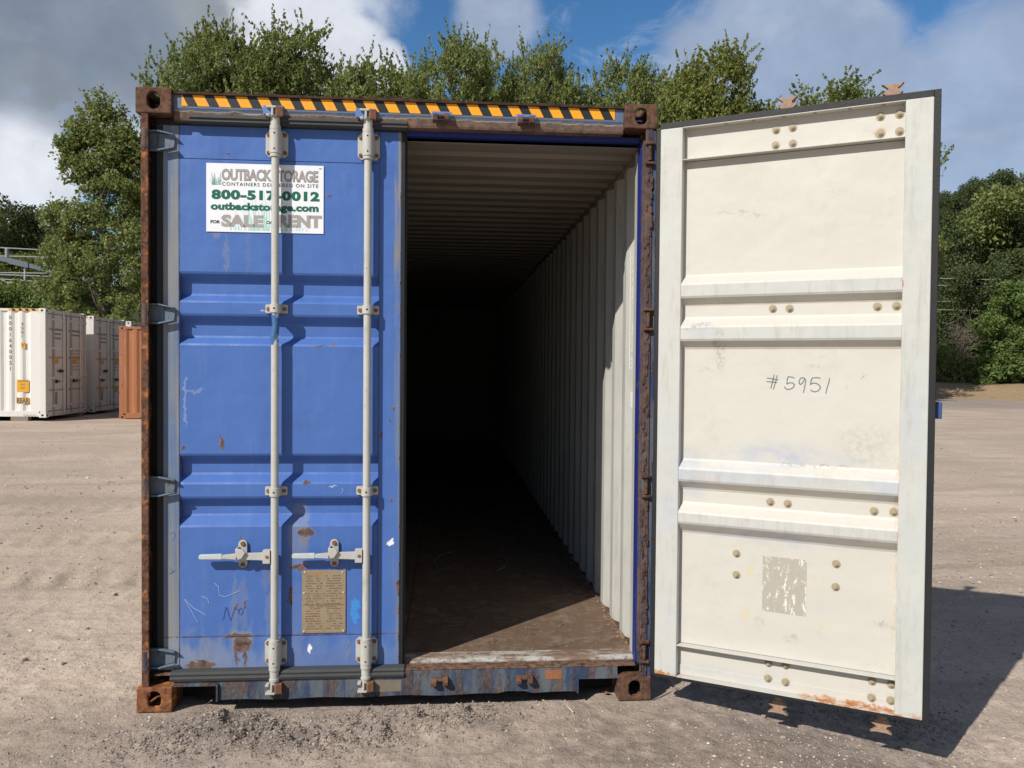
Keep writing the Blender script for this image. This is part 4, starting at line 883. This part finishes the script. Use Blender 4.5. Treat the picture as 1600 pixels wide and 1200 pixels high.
        if k == 0: mb.box(-.0165, -.0155, y0+.42, y0+.55, .33, .66)
        mb.build('door_print', mat_soft, Dr)
        mb = MB(); mb.box(-.0160, -.0150, y0+.34, y0+.62, 1.44, 1.56)
        if group: mb.box(-.0160, -.0150, y0+.32, y0+.60, .55, .72)
        mb.build('door_label', M_sticker, Dr)
    for q in ((-.735, -.43, .0055, .0075, .68, 1.00), (-.75, -.42, .0055, .0075, .37, .53), (-.62, -.52, .0055, .0075, 1.83, 2.0)): mb = MB(); mb.box(*q); mb.build('side_label', M_sticker, T)
    mb = MB()
    def tx(t, a, b, c, d, bo=.03):
        vs, fs = text_mesh(t, a, b, c, d, bo); mb.add([(p[0], .0048, p[1]) for p in vs], fs)
    tx('REAR', -.74, -.42, .375, .525, .05)
    for i, t in enumerate(('CAUTION', 'DO', 'NOT')): tx(t, -.70 if i == 0 else -.64, -.45 if i == 0 else -.52, .94-i*.09, .99-i*.09)
    tx('9\'6"', -.61, -.53, 1.86, 1.97)
    def vcol(t, xc, ztop, st, wd):
        for i, ch in enumerate(t):
            if ch == '1': tx(ch, xc-wd*.2, xc+wd*.1, ztop-i*st-st*.72, ztop-i*st, .0)
            elif ch != ' ': tx(ch, xc-wd/2, xc+wd/2, ztop-i*st-st*.72, ztop-i*st, .02)
    vcol('0001640051', -.895, 2.70, .15, .055); vcol('4501', -.60, 2.52, .11, .04)
    mb.build('side_print', M_greyink, T)
    mb = MB()
    for i in range(12): a = (-.58+i*.028, .055+.03*math.sin(i*2.1)); b = (-.58+(i+1)*.028, .055+.03*math.sin((i+1)*2.1)); mb.strokes([a, b], .0003, .008, .001)
    mb.build('scribble', M_ink, T)
    return T
mat_soft = mat_plain('faded_door_print', (.30, .25, .23), .6, .2)
gzf = lambda x, y: float(ground_z(x, y))
make_far((-10.39, 18.55, .16), 12.19, 2.896, M_white, M_whiterail, True, 'nearest white container at left, its corrugated side bearing the orange REAR label')
make_far((-10.38, 21.47, .14), 12.19, 2.896, M_white, M_whiterail, True, 'second white container in the row, partly hidden by the first, doors in shade', 'white containers across the yard')
make_far((-10.45, 24.55, .14), 12.19, 2.896, M_white, M_whiterail, True, 'white container seen only above the roof of the faded orange one', 'white containers across the yard')
make_far((-2.83, 19.50, .06), 6.06, 2.591, M_orange, M_orrail, False, 'faded orange corrugated container beside the blue container\'s rusty post')
M_block = mat_plain('weathered_timber', (.24, .20, .16), .9, .3, .003)
bl = None
for (x, y, z, lab) in ((-11.05, 18.62, 0, 'weathered timber block under the side of the nearest white container'), (-10.62, 20.7, 0, 'timber block under the far corner of the nearest white container')):
    mb = MB(); mb.box(-.22, .22, -.1, .12, gzf(x, y)-.03, .16+.024); o = mb.build('timber_block', M_block, None, .006); o.location = (x, y, 0); tag(o, lab, 'block', 'blocks under the containers')

# ------------------------------------------------------------ trees
def mat_leaf(name, a, b, c, tr=.35):
    m = Mt(name); at_ = m.N('ShaderNodeAttribute'); at_.attribute_name = 'shade'
    k = m.mix(m.MR(at_.outputs['Fac'], 0., .55), a, b); k = m.mix(m.MR(at_.outputs['Fac'], .82, 1.), k, c)
    k = m.mix(m.MR(m.noise(.45, 3, .6), .4, .65), k, m.mix(.5, k, b))
    m.done(k, .55, spec=.3)
    t = m.N('ShaderNodeBsdfTranslucent'); m.k(t, 0, m.mix(.5, k, (.16, .22, .03), 'MIX')); x = m.N('ShaderNodeMixShader'); x.inputs[0].default_value = tr
    out = m.nt.nodes['Material Output']; m.k(x, 1, m.b.outputs[0]); m.k(x, 2, t.outputs[0]); m.nt.links.new(x.outputs[0], out.inputs[0]); return m.m
L_green = mat_leaf('green_leaves', (.13, .165, .048), (.27, .31, .105), (.38, .37, .15), .45)
L_autumn = mat_leaf('turning_leaves', (.13, .16, .042), (.28, .305, .09), (.50, .42, .10), .45)
L_dark = mat_leaf('dark_leaves', (.035, .054, .020), (.078, .105, .038), (.14, .15, .05), .25)
L_vine = mat_leaf('vine_leaves', (.11, .14, .042), (.24, .28, .095), (.42, .35, .15), .42)
L_bright = mat_leaf('bright_bush_leaves', (.07, .12, .030), (.15, .22, .060), (.24, .27, .09))
M_bark = mat_plain('bark', (.13, .11, .09), .9, .35, .01, 8)
def leaves(name, pts, size, mat, parent, seed, up=.3, asp=.55):
    g = np.random.default_rng(seed); n = len(pts)
    a = g.normal(size=(n, 3)); a[:, 2] += up*g.random(n); a /= np.linalg.norm(a, axis=1)[:, None]
    nrm = g.normal(size=(n, 3)); nrm[:, 2] += .6; b = np.cross(nrm, a); b /= np.linalg.norm(b, axis=1)[:, None]
    s = size*g.uniform(.6, 1.35, n)[:, None]
    k = np.cross(a, b)*s*.12
    q = np.stack([pts-a*s*.5, pts+b*s*asp*.5+k, pts+a*s*.5, pts-b*s*asp*.5+k], 1).reshape(-1, 3)
    return mesh_np(name, q, np.arange(4*n), 4, mat, parent, g.random(n))
def clump_pts(g, centers, radii, per, twig=.0):
    out = []
    for c, r in zip(centers, radii):
        m = int(per*r*r/.25); d = g.normal(size=(m, 3)); d /= np.linalg.norm(d, axis=1)[:, None]
        rad = r*g.random(m)[:, None]**.45; p = c+d*rad*np.array([1, 1, .8])
        out.append(p)
        if twig > 0:
            for _ in range(4):
                L_ = g.uniform(.3, 1.)**1.5*twig; dr = g.normal(size=3)*.75; dr[2] = abs(dr[2])+.45; dr[0] += .2; dr /= np.linalg.norm(dr); t = g.random(int(22*L_)+4)[:, None]
                out.append(c+dr*(r*.5+t*L_)+g.normal(size=(len(t), 3))*.05*(1.2-t))
    return np.concatenate(out)
def crown_pts(seed, H, W, base, nc, per, rr=(.35, .65), twig=.9, shape='oval'):
    g = np.random.default_rng(seed); cs = []; rs = []
    lob = [(g.uniform(0, 2*math.pi), g.uniform(.2, .5), g.uniform(.4, .98)) for _ in range(8)]; vo_ = g.normal(size=(26, 3))*np.array([W*.33, W*.33, H*.17])+np.array([0, 0, H*.74])
    while len(cs) < nc:
        t = g.random()**.8; z = base+(H-base)*t
        e = min(1., .55+t*1.6)*math.sqrt(max(.02, 1-(max(0., t-.62)/.40)**2))
        th = g.uniform(0, 2*math.pi); k = 1
        for (a, am, zc) in lob: k += 1.15*am*math.cos(th-a)*math.exp(-((t-zc)/.13)**2)*1.2
        r = W/2*e*k*g.uniform(.35, 1.)**.5*.92
        if H > 12 and np.min(np.linalg.norm(vo_-np.array([r*math.cos(th), r*math.sin(th), z-.3]), axis=1)) < .62: continue
        cs.append((r*math.cos(th), r*math.sin(th), z-.3)); rs.append(g.uniform(*rr)*(1-.25*t))
    return clump_pts(g, np.array(cs), rs, per, twig)
def trunk_mb(H, r, seed, limbs=7, spread=1.6):
    g = random.Random(seed); mb = MB(); n = 8; pts = [Vector((g.gauss(0, .06)*i, g.gauss(0, .06)*i, H*i/n)) for i in range(n+1)]; rs = [r*(1-.88*i/n)+.01 for i in range(n+1)]
    mb.tube(pts, rs, 8)
    for k in range(limbs):
        i = g.randint(2, n-1); p = pts[i]; a = g.uniform(0, 6.28); L_ = spread*g.uniform(.6, 1.1)*(1-.4*i/n)
        p2 = p+Vector((math.cos(a)*L_*.5, math.sin(a)*L_*.5, L_*.6)); p3 = p2+Vector((math.cos(a+.3)*L_*.4, math.sin(a+.3)*L_*.4, L_*.8)); mb.tube([p, p2, p3], [rs[i]*.5, rs[i]*.3, .01], 6)
    return mb
def tree_copy(src, loc, sc, rz, label, group=None, cat='tree'):
    c = src.copy(); C.objects.link(c); c.location = loc; c.scale = sc; c.rotation_euler = (0, 0, rz)
    for k_ in ('group',):
        if k_ in c and not group: del c[k_]
    tag(c, label, cat, group)
    for ch in list(src.children):
        d = ch.copy(); C.objects.link(d); d.parent = c
    return c
# tall trees straight behind the container: prototypes 14 m high
def tall_proto(seed, mat, name='tall_tree', shape='oval', W=6.6, nc=400, per=98):
    T = empty(name); trunk_mb(12.5, .2, seed).build('trunk', M_bark, T); p = crown_pts(seed, 14., W, 3.5, nc, per, (.30, .72), 1.35, shape); p = p[p[:, 2] < 15.0]
    leaves('crown', p, .165, mat, T, seed, .5); return T
protos = [tall_proto(21, L_green), tall_proto(22, L_green, W=6.2), tall_proto(23, L_autumn, nc=420, shape='oval')]
used = [False]*3
ROW = [(328, 20, 36, .82, 0, 'tall tree rising beside the container\'s left roof corner, thick round head'),
       (462, 12, 37, .92, 1, 'tallest tree, its head against the white cloud'),
       (298, 100, 38, .55, 2, 'smaller tree just peeping out left of the tallest pair'),
       (395, 52, 40, .8, 0, 'tree filling the gap between the two tallest heads'),
       (585, 68, 36, .85, 1, 'rounded tree above the middle of the blue door'),
       (640, 108, 38, .75, 2, 'low tree head with a sky gap at its right'),
       (738, 34, 35, .74, 0, 'pointed tree above the dark opening'),
       (852, 42, 36, .74, 1, 'upright tree, second of the pair above the opening'),
       (800, 100, 39, .8, 2, 'tree filling between the two pointed heads'),
       (905, 118, 38, .8, 0, 'low tree between the upright tree and the next group'),
       (985, 66, 36, .8, 1, 'tree above the container\'s right roof corner'),
       (1112, 52, 35, .9, 2, 'tree turning yellow above the hinge side of the open door'),
       (1045, 100, 39, .9, 0, 'darker tree tucked behind the yellowing one'),
       (1165, 140, 37, .8, 1, 'low tree dipping behind the top edge of the open door'),
       (1318, 106, 38, 1.15, 1, 'lone windblown tree head over the open door'),
       (1265, 150, 40, .9, 0, 'small tree head close to the rusty cam on the open door'),
       (1335, 190, 40, .8, 2, 'tree mostly hidden behind the free edge of the open door')]
for i, (u, v, d, ws, pi, lab) in enumerate(ROW):
    top = at(u, v, d); z0 = gzf(top.x, top.y); hs = (top.z-z0)/15.0; loc = (top.x, top.y, z0)
    if not used[pi]:
        T = protos[pi]; used[pi] = True; T.location = loc; T.scale = (ws, ws, hs); tag(T, lab, 'tree', 'tall trees behind the container')
    else: tree_copy(protos[pi], loc, (ws, ws, hs), i*1.7, lab, 'tall trees behind the container')
# vine covered tree on the left
g = np.random.default_rng(5); cs = []; rs = []
VD = 29.; pm = CF/VD
for (u, v, r) in [(150, 172, 16), (165, 185, 20), (128, 205, 22), (165, 215, 32), (110, 235, 22), (150, 245, 42), (185, 245, 34), (205, 225, 24), (200, 290, 50), (165, 290, 36), (128, 265, 26), (110, 345, 40), (145, 350, 46), (195, 350, 56), (105, 395, 44), (150, 410, 54), (200, 420, 60), (95, 450, 42), (140, 470, 55), (190, 485, 60), (80, 505, 42), (120, 540, 60), (180, 560, 65), (85, 570, 50), (240, 400, 60), (250, 500, 70), (250, 300, 50), (240, 250, 34)]:
    p = at(u, v, VD); R0 = r/pm
    for k in range(int(10+R0*22)):
        dd = g.normal(size=3); dd /= np.linalg.norm(dd); cs.append(np.array(p)+dd*R0*g.uniform(.35, .95)*np.array([1, 1.2, 1])); rs.append(g.uniform(.18, .42)*(1 if v > 200 else .55))
VT = empty('vine_covered_tree', (at(165, 600, VD).x, at(165, 600, VD).y, 0)); tag(VT, 'bushy tree smothered in climbing vines behind the white containers', 'tree')
pv = clump_pts(g, np.array(cs), rs, 165, .0)
tw = []
for (u, v) in [(150, 165), (140, 160), (160, 158), (172, 170), (185, 185), (110, 215), (100, 235), (98, 260), (92, 330), (80, 345), (150, 175), (128, 195), (205, 205), (100, 245), (195, 190), (165, 172), (130, 185), (158, 185), (145, 200)]:
    p = np.array(at(u, v, VD+g.uniform(-.6, .6)))
    for _ in range(4):
        dr = np.array([g.normal()*.4-.25, g.normal()*.4, 1.]); dr /= np.linalg.norm(dr); t = g.random(34)[:, None]; tw.append(p+dr*(t-.5)*1.15+g.normal(size=(34, 3))*.06)
pv = np.concatenate([pv]+tw); pv = pv[pv[:, 2] > .1]-np.array(VT.location)
leaves('crown', pv, .125, L_vine, VT, 6, .3, .7); trunk_mb(8.5, .16, 9, 9, 1.2).build('trunk', M_bark, VT)
# wooded hillsides: broad trees on the rising ground
def broad_proto(seed, mat, name, H=11., W=9., nc=120, per=62, size=.25):
    T = empty(name); trunk_mb(H*.8, .22, seed, 6, 2.2).build('trunk', M_bark, T); leaves('crown', crown_pts(seed, H, W, 1.2, nc, per, (.9, 1.5), 0, 'oval'), size, mat, T, seed); return T
bp = [broad_proto(31, L_dark, 'forest_tree'), broad_proto(32, L_dark, 'forest_tree'), broad_proto(33, L_green, 'forest_tree'), broad_proto(34, L_autumn, 'forest_tree')]
bused = [False]*4
def hill_tree(x, y, sc, k, label, group):
    loc = (x, y, gzf(x, y)-.3)
    if not bused[k]: bused[k] = True; T = bp[k]; T.location = loc; T.scale = (sc, sc, sc*random.uniform(.9, 1.1)); tag(T, label, 'tree', group)
    else: tree_copy(bp[k], loc, (sc, sc, sc*random.uniform(.85, 1.15)), random.random()*6.28, label, group)
for side_, ulo, uhi, lab, grp in ((0, -120, 110, 'dark broadleaf tree on the wooded hill at the far left', 'trees on the far left hill'), (1, 1400, 1760, 'dark broadleaf tree on the wooded hill behind the open door', 'trees on the hill behind the open door')):
    for row, (d, n) in enumerate(((54, 6), (64, 7), (78, 8), (94, 9), (112, 10), (130, 10))):
        for i in range(n):
            u = ulo+(uhi-ulo)*(i+random.uniform(.1, .9))/n; p = at(u, 571, d+random.uniform(-4, 4))
            sc = random.uniform(.75, 1.1)*(.85 if row == 0 else 1); 
            if side_ and row == 0 and u < 1540: sc *= .75
            if not side_: sc *= (1.0 if u < 0 else .82)*.92
            k = random.choice([0, 1, 0, 1, 2, 3 if not side_ else 1])
            hill_tree(p.x, p.y, sc, k, (lab+', ')*0+lab.replace('tree on', 'tree '+('at the foot of', 'just above the foot of', 'low on', 'halfway up', 'high on', 'on the crest of')[row]), grp)
p = at(1640, 571, 56); hill_tree(p.x, p.y, 1.35, 2, 'tall paler tree at the right edge of the photo, in front of the hill', None)
p = at(20, 571, 58); hill_tree(p.x, p.y, .85, 3, 'yellowing tree low on the far left hill', None)
# bushes
def bush(name, blobs, d, size, mat, label, seed, per=70, rr=(.25, .5), cat='bush'):
    g = np.random.default_rng(seed); cs = []; rs = []; pm = CF/d
    for (u, v, r) in blobs:
        p = np.array(at(u, v, d)); R0 = r/pm
        for k in range(int(14+R0*16)):
            dd = g.normal(size=3); dd /= np.linalg.norm(dd); cs.append(p+dd*R0*g.uniform(.3, .95)); rs.append(g.uniform(*rr))
    b = at(blobs[0][0], 571, d); T = empty(name, (b.x, b.y, gzf(b.x, b.y))); tag(T, label, cat)
    pp = clump_pts(g, np.array(cs), rs, per); pp = pp[pp[:, 2] > gzf(b.x, b.y)-.1]-np.array(T.location)
    leaves('foliage', pp, size, mat, T, seed); mb = MB(); rs2 = random.Random(seed)
    for k in range(6): a = rs2.uniform(0, 6.28); mb.tube([(0, 0, -.2), (math.cos(a)*.5, math.sin(a)*.5, 1.0), (math.cos(a)*.9, math.sin(a)*.9, 2.0)], [.05, .04, .015], 5)
    mb.build('stems', M_bark, T); return T
bush('leafy_bush', [(1590, 570, 45), (1580, 500, 50), (1610, 470, 45), (1560, 560, 40), (1540, 590, 26), (1620, 560, 60), (1545, 510, 26), (1570, 460, 26)], 46, .22, L_bright, 'big bright green bush at the right edge, above the leaf-strewn bank', 51)
bush('leafy_bush', [(1485, 590, 28), (1500, 580, 24), (1470, 565, 30), (1520, 596, 20)], 47, .2, L_green, 'low dark green bush right beside the open door\'s edge', 52)
bush('leafy_bush', [(15, 470, 26), (45, 475, 24), (-20, 465, 34), (68, 480, 18), (0, 500, 40), (50, 505, 36), (-60, 480, 50)], 34, .15, L_bright, 'bright green hedge top above the nearest white container', 53, 90)
bush('leafy_bush', [(30, 455, 20), (-10, 448, 24), (60, 462, 14)], 40, .17, L_autumn, 'olive bushes under the railway gantry', 54, 90)
mb = MB(); rs_ = random.Random(8)
for k in range(260):
    p = at(rs_.gauss(1508, 16), rs_.gauss(535, 16), 49+rs_.uniform(-1, 1)); a = rs_.uniform(-.6, 3.6); L_ = rs_.uniform(.4, 1.3)
    q = p+Vector((math.cos(a)*L_, rs_.uniform(-.3, .3), math.sin(a)*L_*.7)); r = (p+q)/2+Vector((0, 0, rs_.uniform(-.2, .2))); mb.tube([p, r, q], [.016, .012, .006], 4)
tag(mb.build('dead_brush', mat_plain('dead_twigs', (.17, .14, .11), .9)), 'tangle of bare grey brown branches under the hillside trees', kind='stuff')

# railway gantry and wires
M_steel = mat_plain('dull_blue_steel', (.12, .14, .17), .5); M_ins = mat_plain('grey_insulator', (.42, .45, .47), .4); M_wire = mat_plain('overhead_wire', (.30, .32, .31), .5)
GA = empty('railway_gantry', tuple(at(0, 571, 45))); GL = Vector(GA.location); tag(GA, 'grey railway gantry arm with hanging insulators in front of the far left hill', 'gantry')
def gp(u, v): return at(u, v, 45)-GL
def bar(name, pts, w_, h_, mat, par):
    mb = MB()
    for i in range(len(pts)-1):
        a, b = pts[i], pts[i+1]; hh = Vector((0, 0, h_/2)); dd = Vector((0, w_/2, 0)); mb.add([a-dd-hh, a+dd-hh, a+dd+hh, a-dd+hh, b-dd-hh, b+dd-hh, b+dd+hh, b-dd+hh], [(0, 1, 2, 3), (4, 7, 6, 5), (0, 4, 5, 1), (1, 5, 6, 2), (2, 6, 7, 3), (3, 7, 4, 0)])
    return mb.build(name, mat, par, .01)
bar('arm', [gp(-60, 391), gp(0, 404), gp(18, 408)], .25, .26, M_steel, GA); bar('arm_joint', [gp(16, 408), gp(46, 415)], .34, .32, M_steel, GA); bar('arm', [gp(46, 415), gp(74, 422), gp(150, 440)], .25, .24, M_steel, GA)
for (u, v0, v1) in ((11, 388, 402), (71, 402, 416), (39, 418, 450)):
    mb = MB(); a, b = gp(u, v0), gp(u, v1); mb.cyl(a, b, .05, n=8); n = 5
    for i in range(n): c = a.lerp(b, (i+.5)/n); mb.cyl(c-Vector((0, 0, .03)), c+Vector((0, 0, .03)), .11 if v1-v0 < 20 else .075, n=10)
    mb.build('insulator', M_ins, GA)
mb = MB(); 
for pts in ([(0, 436), (12, 442), (22, 440), (14, 445), (2, 444)], [(32, 437), (40, 444), (54, 443), (44, 450), (36, 446), (34, 440)], [(49, 450), (50, 462)], [(39, 450), (39, 460)]):
    mb.tube([gp(*q) for q in pts], [.05]*len(pts), 6)
mb.build('wire_clamp', M_ins, GA)
mb = MB(); a = gp(-150, 360); mb.cyl(a+Vector((0, 0, 2)), Vector((a.x, a.y, -1.5)), .16, n=10); mb.build('mast', M_steel, GA)
for k, (v0, v1, lab) in enumerate(((387, 391, 'topmost overhead wire crossing above the gantry arm'), (400, 402, 'overhead wire running just above the gantry arm'), (426, 427, 'upper overhead wire below the gantry arm'), (429, 432, 'second overhead wire below the gantry arm'), (436, 441, 'lowest overhead wire holding the clamps'))):
    mb = MB(); P_ = [at(-300, v0-6, 45), at(0, v0, 45), at(75, v1, 45), at(300, v1+5, 46), at(800, v1+8, 48)]; mb.tube(P_, [.033]*5, 6); tag(mb.build('overhead_wire', M_wire), lab, 'wire')
for k, (v0, v1, lab) in enumerate(((435, 438, 'topmost thin wire in front of the hill right of the open door'), (446, 449, 'second thin wire in front of the hill right of the open door'), (471, 473, 'third thin wire down, in front of the bare brush'), (484, 486, 'lowest thin wire, in front of the bare brush'))):
    mb = MB(); P_ = [at(1100, v0-3, 50), at(1465, v0, 50), at(1600, v1, 50), at(2000, v1+4, 50)]; mb.tube(P_, [.022]*4, 6); tag(mb.build('thin_wire', M_wire), lab, 'wire')

# ------------------------------------------------------------ gravel, stones, litter
def mat_gravel():
    m = Mt('gravel'); a = m.N('ShaderNodeAttribute'); a.attribute_name = 'shade'
    c = m.mix(m.MR(a.outputs['Fac'], 0, .8), (.22, .185, .16), (.52, .425, .35)); c = m.mix(m.MR(a.outputs['Fac'], .88, .97), c, (.66, .60, .52)); return m.done(c, .9, spec=.15)
def pebbles(name, xy, size, seed, parent=None, dark=None):
    g = np.random.default_rng(seed); n = len(xy); o = np.array([(1, 0, 0), (0, 1, 0), (-1, 0, 0), (0, -1, 0), (0, 0, 1), (0, 0, -1)], float)
    F = np.array([(0, 1, 4), (1, 2, 4), (2, 3, 4), (3, 0, 4), (1, 0, 5), (2, 1, 5), (3, 2, 5), (0, 3, 5)])
    v = o[None]*g.uniform(.55, 1.2, (n, 6, 1))*np.stack([np.ones(n), g.uniform(.6, 1, n), g.uniform(.4, .8, n)], -1)[:, None]
    v[:, 4, :2] += g.normal(size=(n, 2))*.35
    th = g.uniform(0, 6.28, n); c, s = np.cos(th)[:, None], np.sin(th)[:, None]; x = v[..., 0]*c-v[..., 1]*s; y = v[..., 0]*s+v[..., 1]*c; v[..., 0] = x; v[..., 1] = y
    v *= size[:, None, None]; z = ground_z(xy[:, 0], xy[:, 1]); v[..., 0] += xy[:, :1]; v[..., 1] += xy[:, 1:]; v[..., 2] += z[:, None]+size[:, None]*.12
    f = (F[None]+np.arange(n)[:, None, None]*6).ravel(); return mesh_np(name, v.reshape(-1, 3), f, 3, mat_gravel(), parent, np.repeat(g.random(n)*(1 if dark is None else dark), 8))
N_ = 95000; d = 1/rng.uniform(1/26, 1/2.75, N_); th = rng.uniform(-.68, .78, N_)+.04
px_, py_ = CP.x+d*np.sin(th), CP.y+d*np.cos(th)
keep = ~((np.abs(px_) < 1.2) & (py_ > -.0) & (py_ < 12.3)); dens = vnoise(px_, py_, 1.6, 3)+.7*vnoise(px_, py_, .5); keep &= rng.random(N_) < np.clip(.5+1.3*dens, .10, 1)
for (mx, my, rx, ry, h) in MOUNDS: keep |= False
px_, py_, d = px_[keep], py_[keep], d[keep]; sz = (.0018+.0035*rng.pareto(2.6, len(d)).clip(0, 3.5)*.6)*np.clip(d/3.6, 1, 3.2)
mp = []; ms = []
for (mx, my, rx, ry, h) in MOUNDS:
    k = int(4200*rx*ry/.03); mp.append(np.stack([rng.normal(mx, rx*.75, k), rng.normal(my, ry*.75, k)], -1)); ms.append(.002+.0055*rng.pareto(2.3, k).clip(0, 3)*.6)
xy = np.concatenate([np.stack([px_, py_], -1)]+mp); sz = np.concatenate([sz]+ms); ok = ~((np.abs(xy[:, 0]) < 1.23) & (xy[:, 1] > -.012)); dk = np.concatenate([np.ones(len(px_)), np.full(len(xy)-len(px_), .42)])[ok]; xy, sz = xy[ok], sz[ok]
tag(pebbles('gravel', xy, sz, 4, None, dk), 'loose pale gravel and grit strewn over the packed dirt yard', kind='stuff')
def stone(u, v, r, col, label, seed, flat=.6):
    p = at(u, v, 1); r *= .8; rr_ = vray(u, v); k = -CP.z/rr_.z; q = CP+rr_*k; z = gzf(q.x, q.y); k = (z-CP.z)/rr_.z; q = CP+rr_*k
    bm = bmesh.new(); bmesh.ops.create_icosphere(bm, subdivisions=2, radius=1); g = random.Random(seed); ax = [Vector((g.gauss(0, 1), g.gauss(0, 1), g.gauss(0, 1))).normalized() for _ in range(14)]
    for v_ in bm.verts:
        for a in ax:
            t = v_.co.dot(a)
            if t > .5: v_.co -= a*(t-.5)*1.
        v_.co = Vector((v_.co.x*r, v_.co.y*r*g.uniform(.78, .84), v_.co.z*r*flat))
    me = bpy.data.meshes.new('stone'); bm.to_mesh(me); bm.free(); me.materials.append(mat_plain('stone_surface', col, .9, .3, .002, 30)); o = bpy.data.objects.new('stone', me); C.objects.link(o)
    o.location = (q.x, q.y, gzf(q.x, q.y)+r*flat*.35); o.rotation_euler = (g.uniform(-.3, .3), g.uniform(-.3, .3), g.uniform(0, 6)); tag(o, label, 'stone', 'stones on the yard')
for i, a in enumerate([(1141, 1107, .020, (.42, .26, .18), 'orange tinted stone under the open door near its hinge'), (1192, 1121, .024, (.30, .26, .22), 'grey brown stone at the edge of the open door\'s shadow'), (506, 1124, .022, (.22, .18, .15), 'dark jagged stone in front of the sill below the second rod'),
    (486, 1129, .012, (.50, .46, .40), 'small pale stone left of the dark jagged one'), (387, 1156, .024, (.20, .17, .15), 'dark stone in the churned dirt near the bottom left casting'), (306, 1176, .022, (.20, .17, .15), 'dark lump close to the bottom edge, left of centre'),
    (675, 1101, .015, (.33, .20, .14), 'small reddish brown brick chip below the sill, middle'), (464, 1182, .018, (.26, .22, .19), 'grey stone close to the bottom edge below the first rod'), (341, 1137, .022, (.27, .23, .20), 'rounded stone by the fork pocket mound'),
    (180, 929, .036, (.17, .14, .12), 'dark stone alone on the yard left of the rusty post'), (48, 985, .028, (.62, .58, .50), 'flat pale stone near the left edge'), (38, 1033, .034, (.22, .20, .18), 'dark stone among rubble at the left edge'), (137, 984, .028, (.2, .17, .15), 'brown clod right of the flat pale stone'),
    (99, 1037, .03, (.22, .19, .17), 'clod between the left edge and the container corner'), (1225, 1155, .02, (.33, .29, .25), 'stone just in front of the middle of the open door'), (1252, 1126, .016, (.24, .2, .2), 'stone lying in the shade under the open door')]): stone(*a, seed=i+60)
def gpt(u, v, dz=.004):
    rr_ = vray(u, v); q = CP+rr_*(-CP.z/rr_.z); z = gzf(q.x, q.y)+dz; return CP+rr_*((z-CP.z)/rr_.z)
for (pts, r, col, lab) in (([(882, 1099), (889, 1106), (896, 1113)], .003, (.55, .5, .42), 'short pale stick in front of the sill'), ([(830, 1106), (845, 1097), (864, 1088)], .0025, (.13, .10, .08), 'dark thin twig in front of the sill'),
                           ([(483, 1110), (487, 1125), (497, 1138)], .002, (.20, .15, .11), 'thin upright root in the dirt mound'), ([(1020, 1094), (1040, 1085), (1058, 1076)], .0025, (.25, .2, .15), 'twig beside the bottom right casting')):
    mb = MB(); P_ = [gpt(*q) for q in pts]; mb.tube(P_, [r]*3, 6); tag(mb.build('twig', mat_plain('twig_bark', col, .9)), lab, 'twig')
def dead_leaf(u, v, s_, lab, seed):
    g = random.Random(seed); p = gpt(u, v, .012); mb = MB(); n = 9; a0 = g.uniform(0, 6)
    rim = [(math.cos(a0+2*math.pi*i/n)*s_*g.uniform(.5, 1.), math.sin(a0+2*math.pi*i/n)*s_*.7*g.uniform(.5, 1.), g.uniform(-.2, .7)*s_*.5) for i in range(n)]
    mb.add([(0, 0, 0)]+rim, [(0, i+1, (i+1) % n+1) for i in range(n)]); mb.add([(0, 0, -.0012)]+[(x, y, z-.0012) for x, y, z in rim], [(0, (i+1) % n+1, i+1) for i in range(n)])
    o = mb.build('dead_leaf', mat_plain('dead_leaf_brown', (.30, .13, .07), .8, .4, sc=60)); o.location = p; tag(o, lab, 'leaf', 'curled leaves by the fork pocket')
dead_leaf(947, 1083, .024, 'lower curled rusty leaf against the bottom right casting', 1); dead_leaf(939, 1070, .018, 'upper curled rusty leaf inside the right fork pocket', 2); dead_leaf(962, 1076, .012, 'small leaf scrap touching the casting', 3)
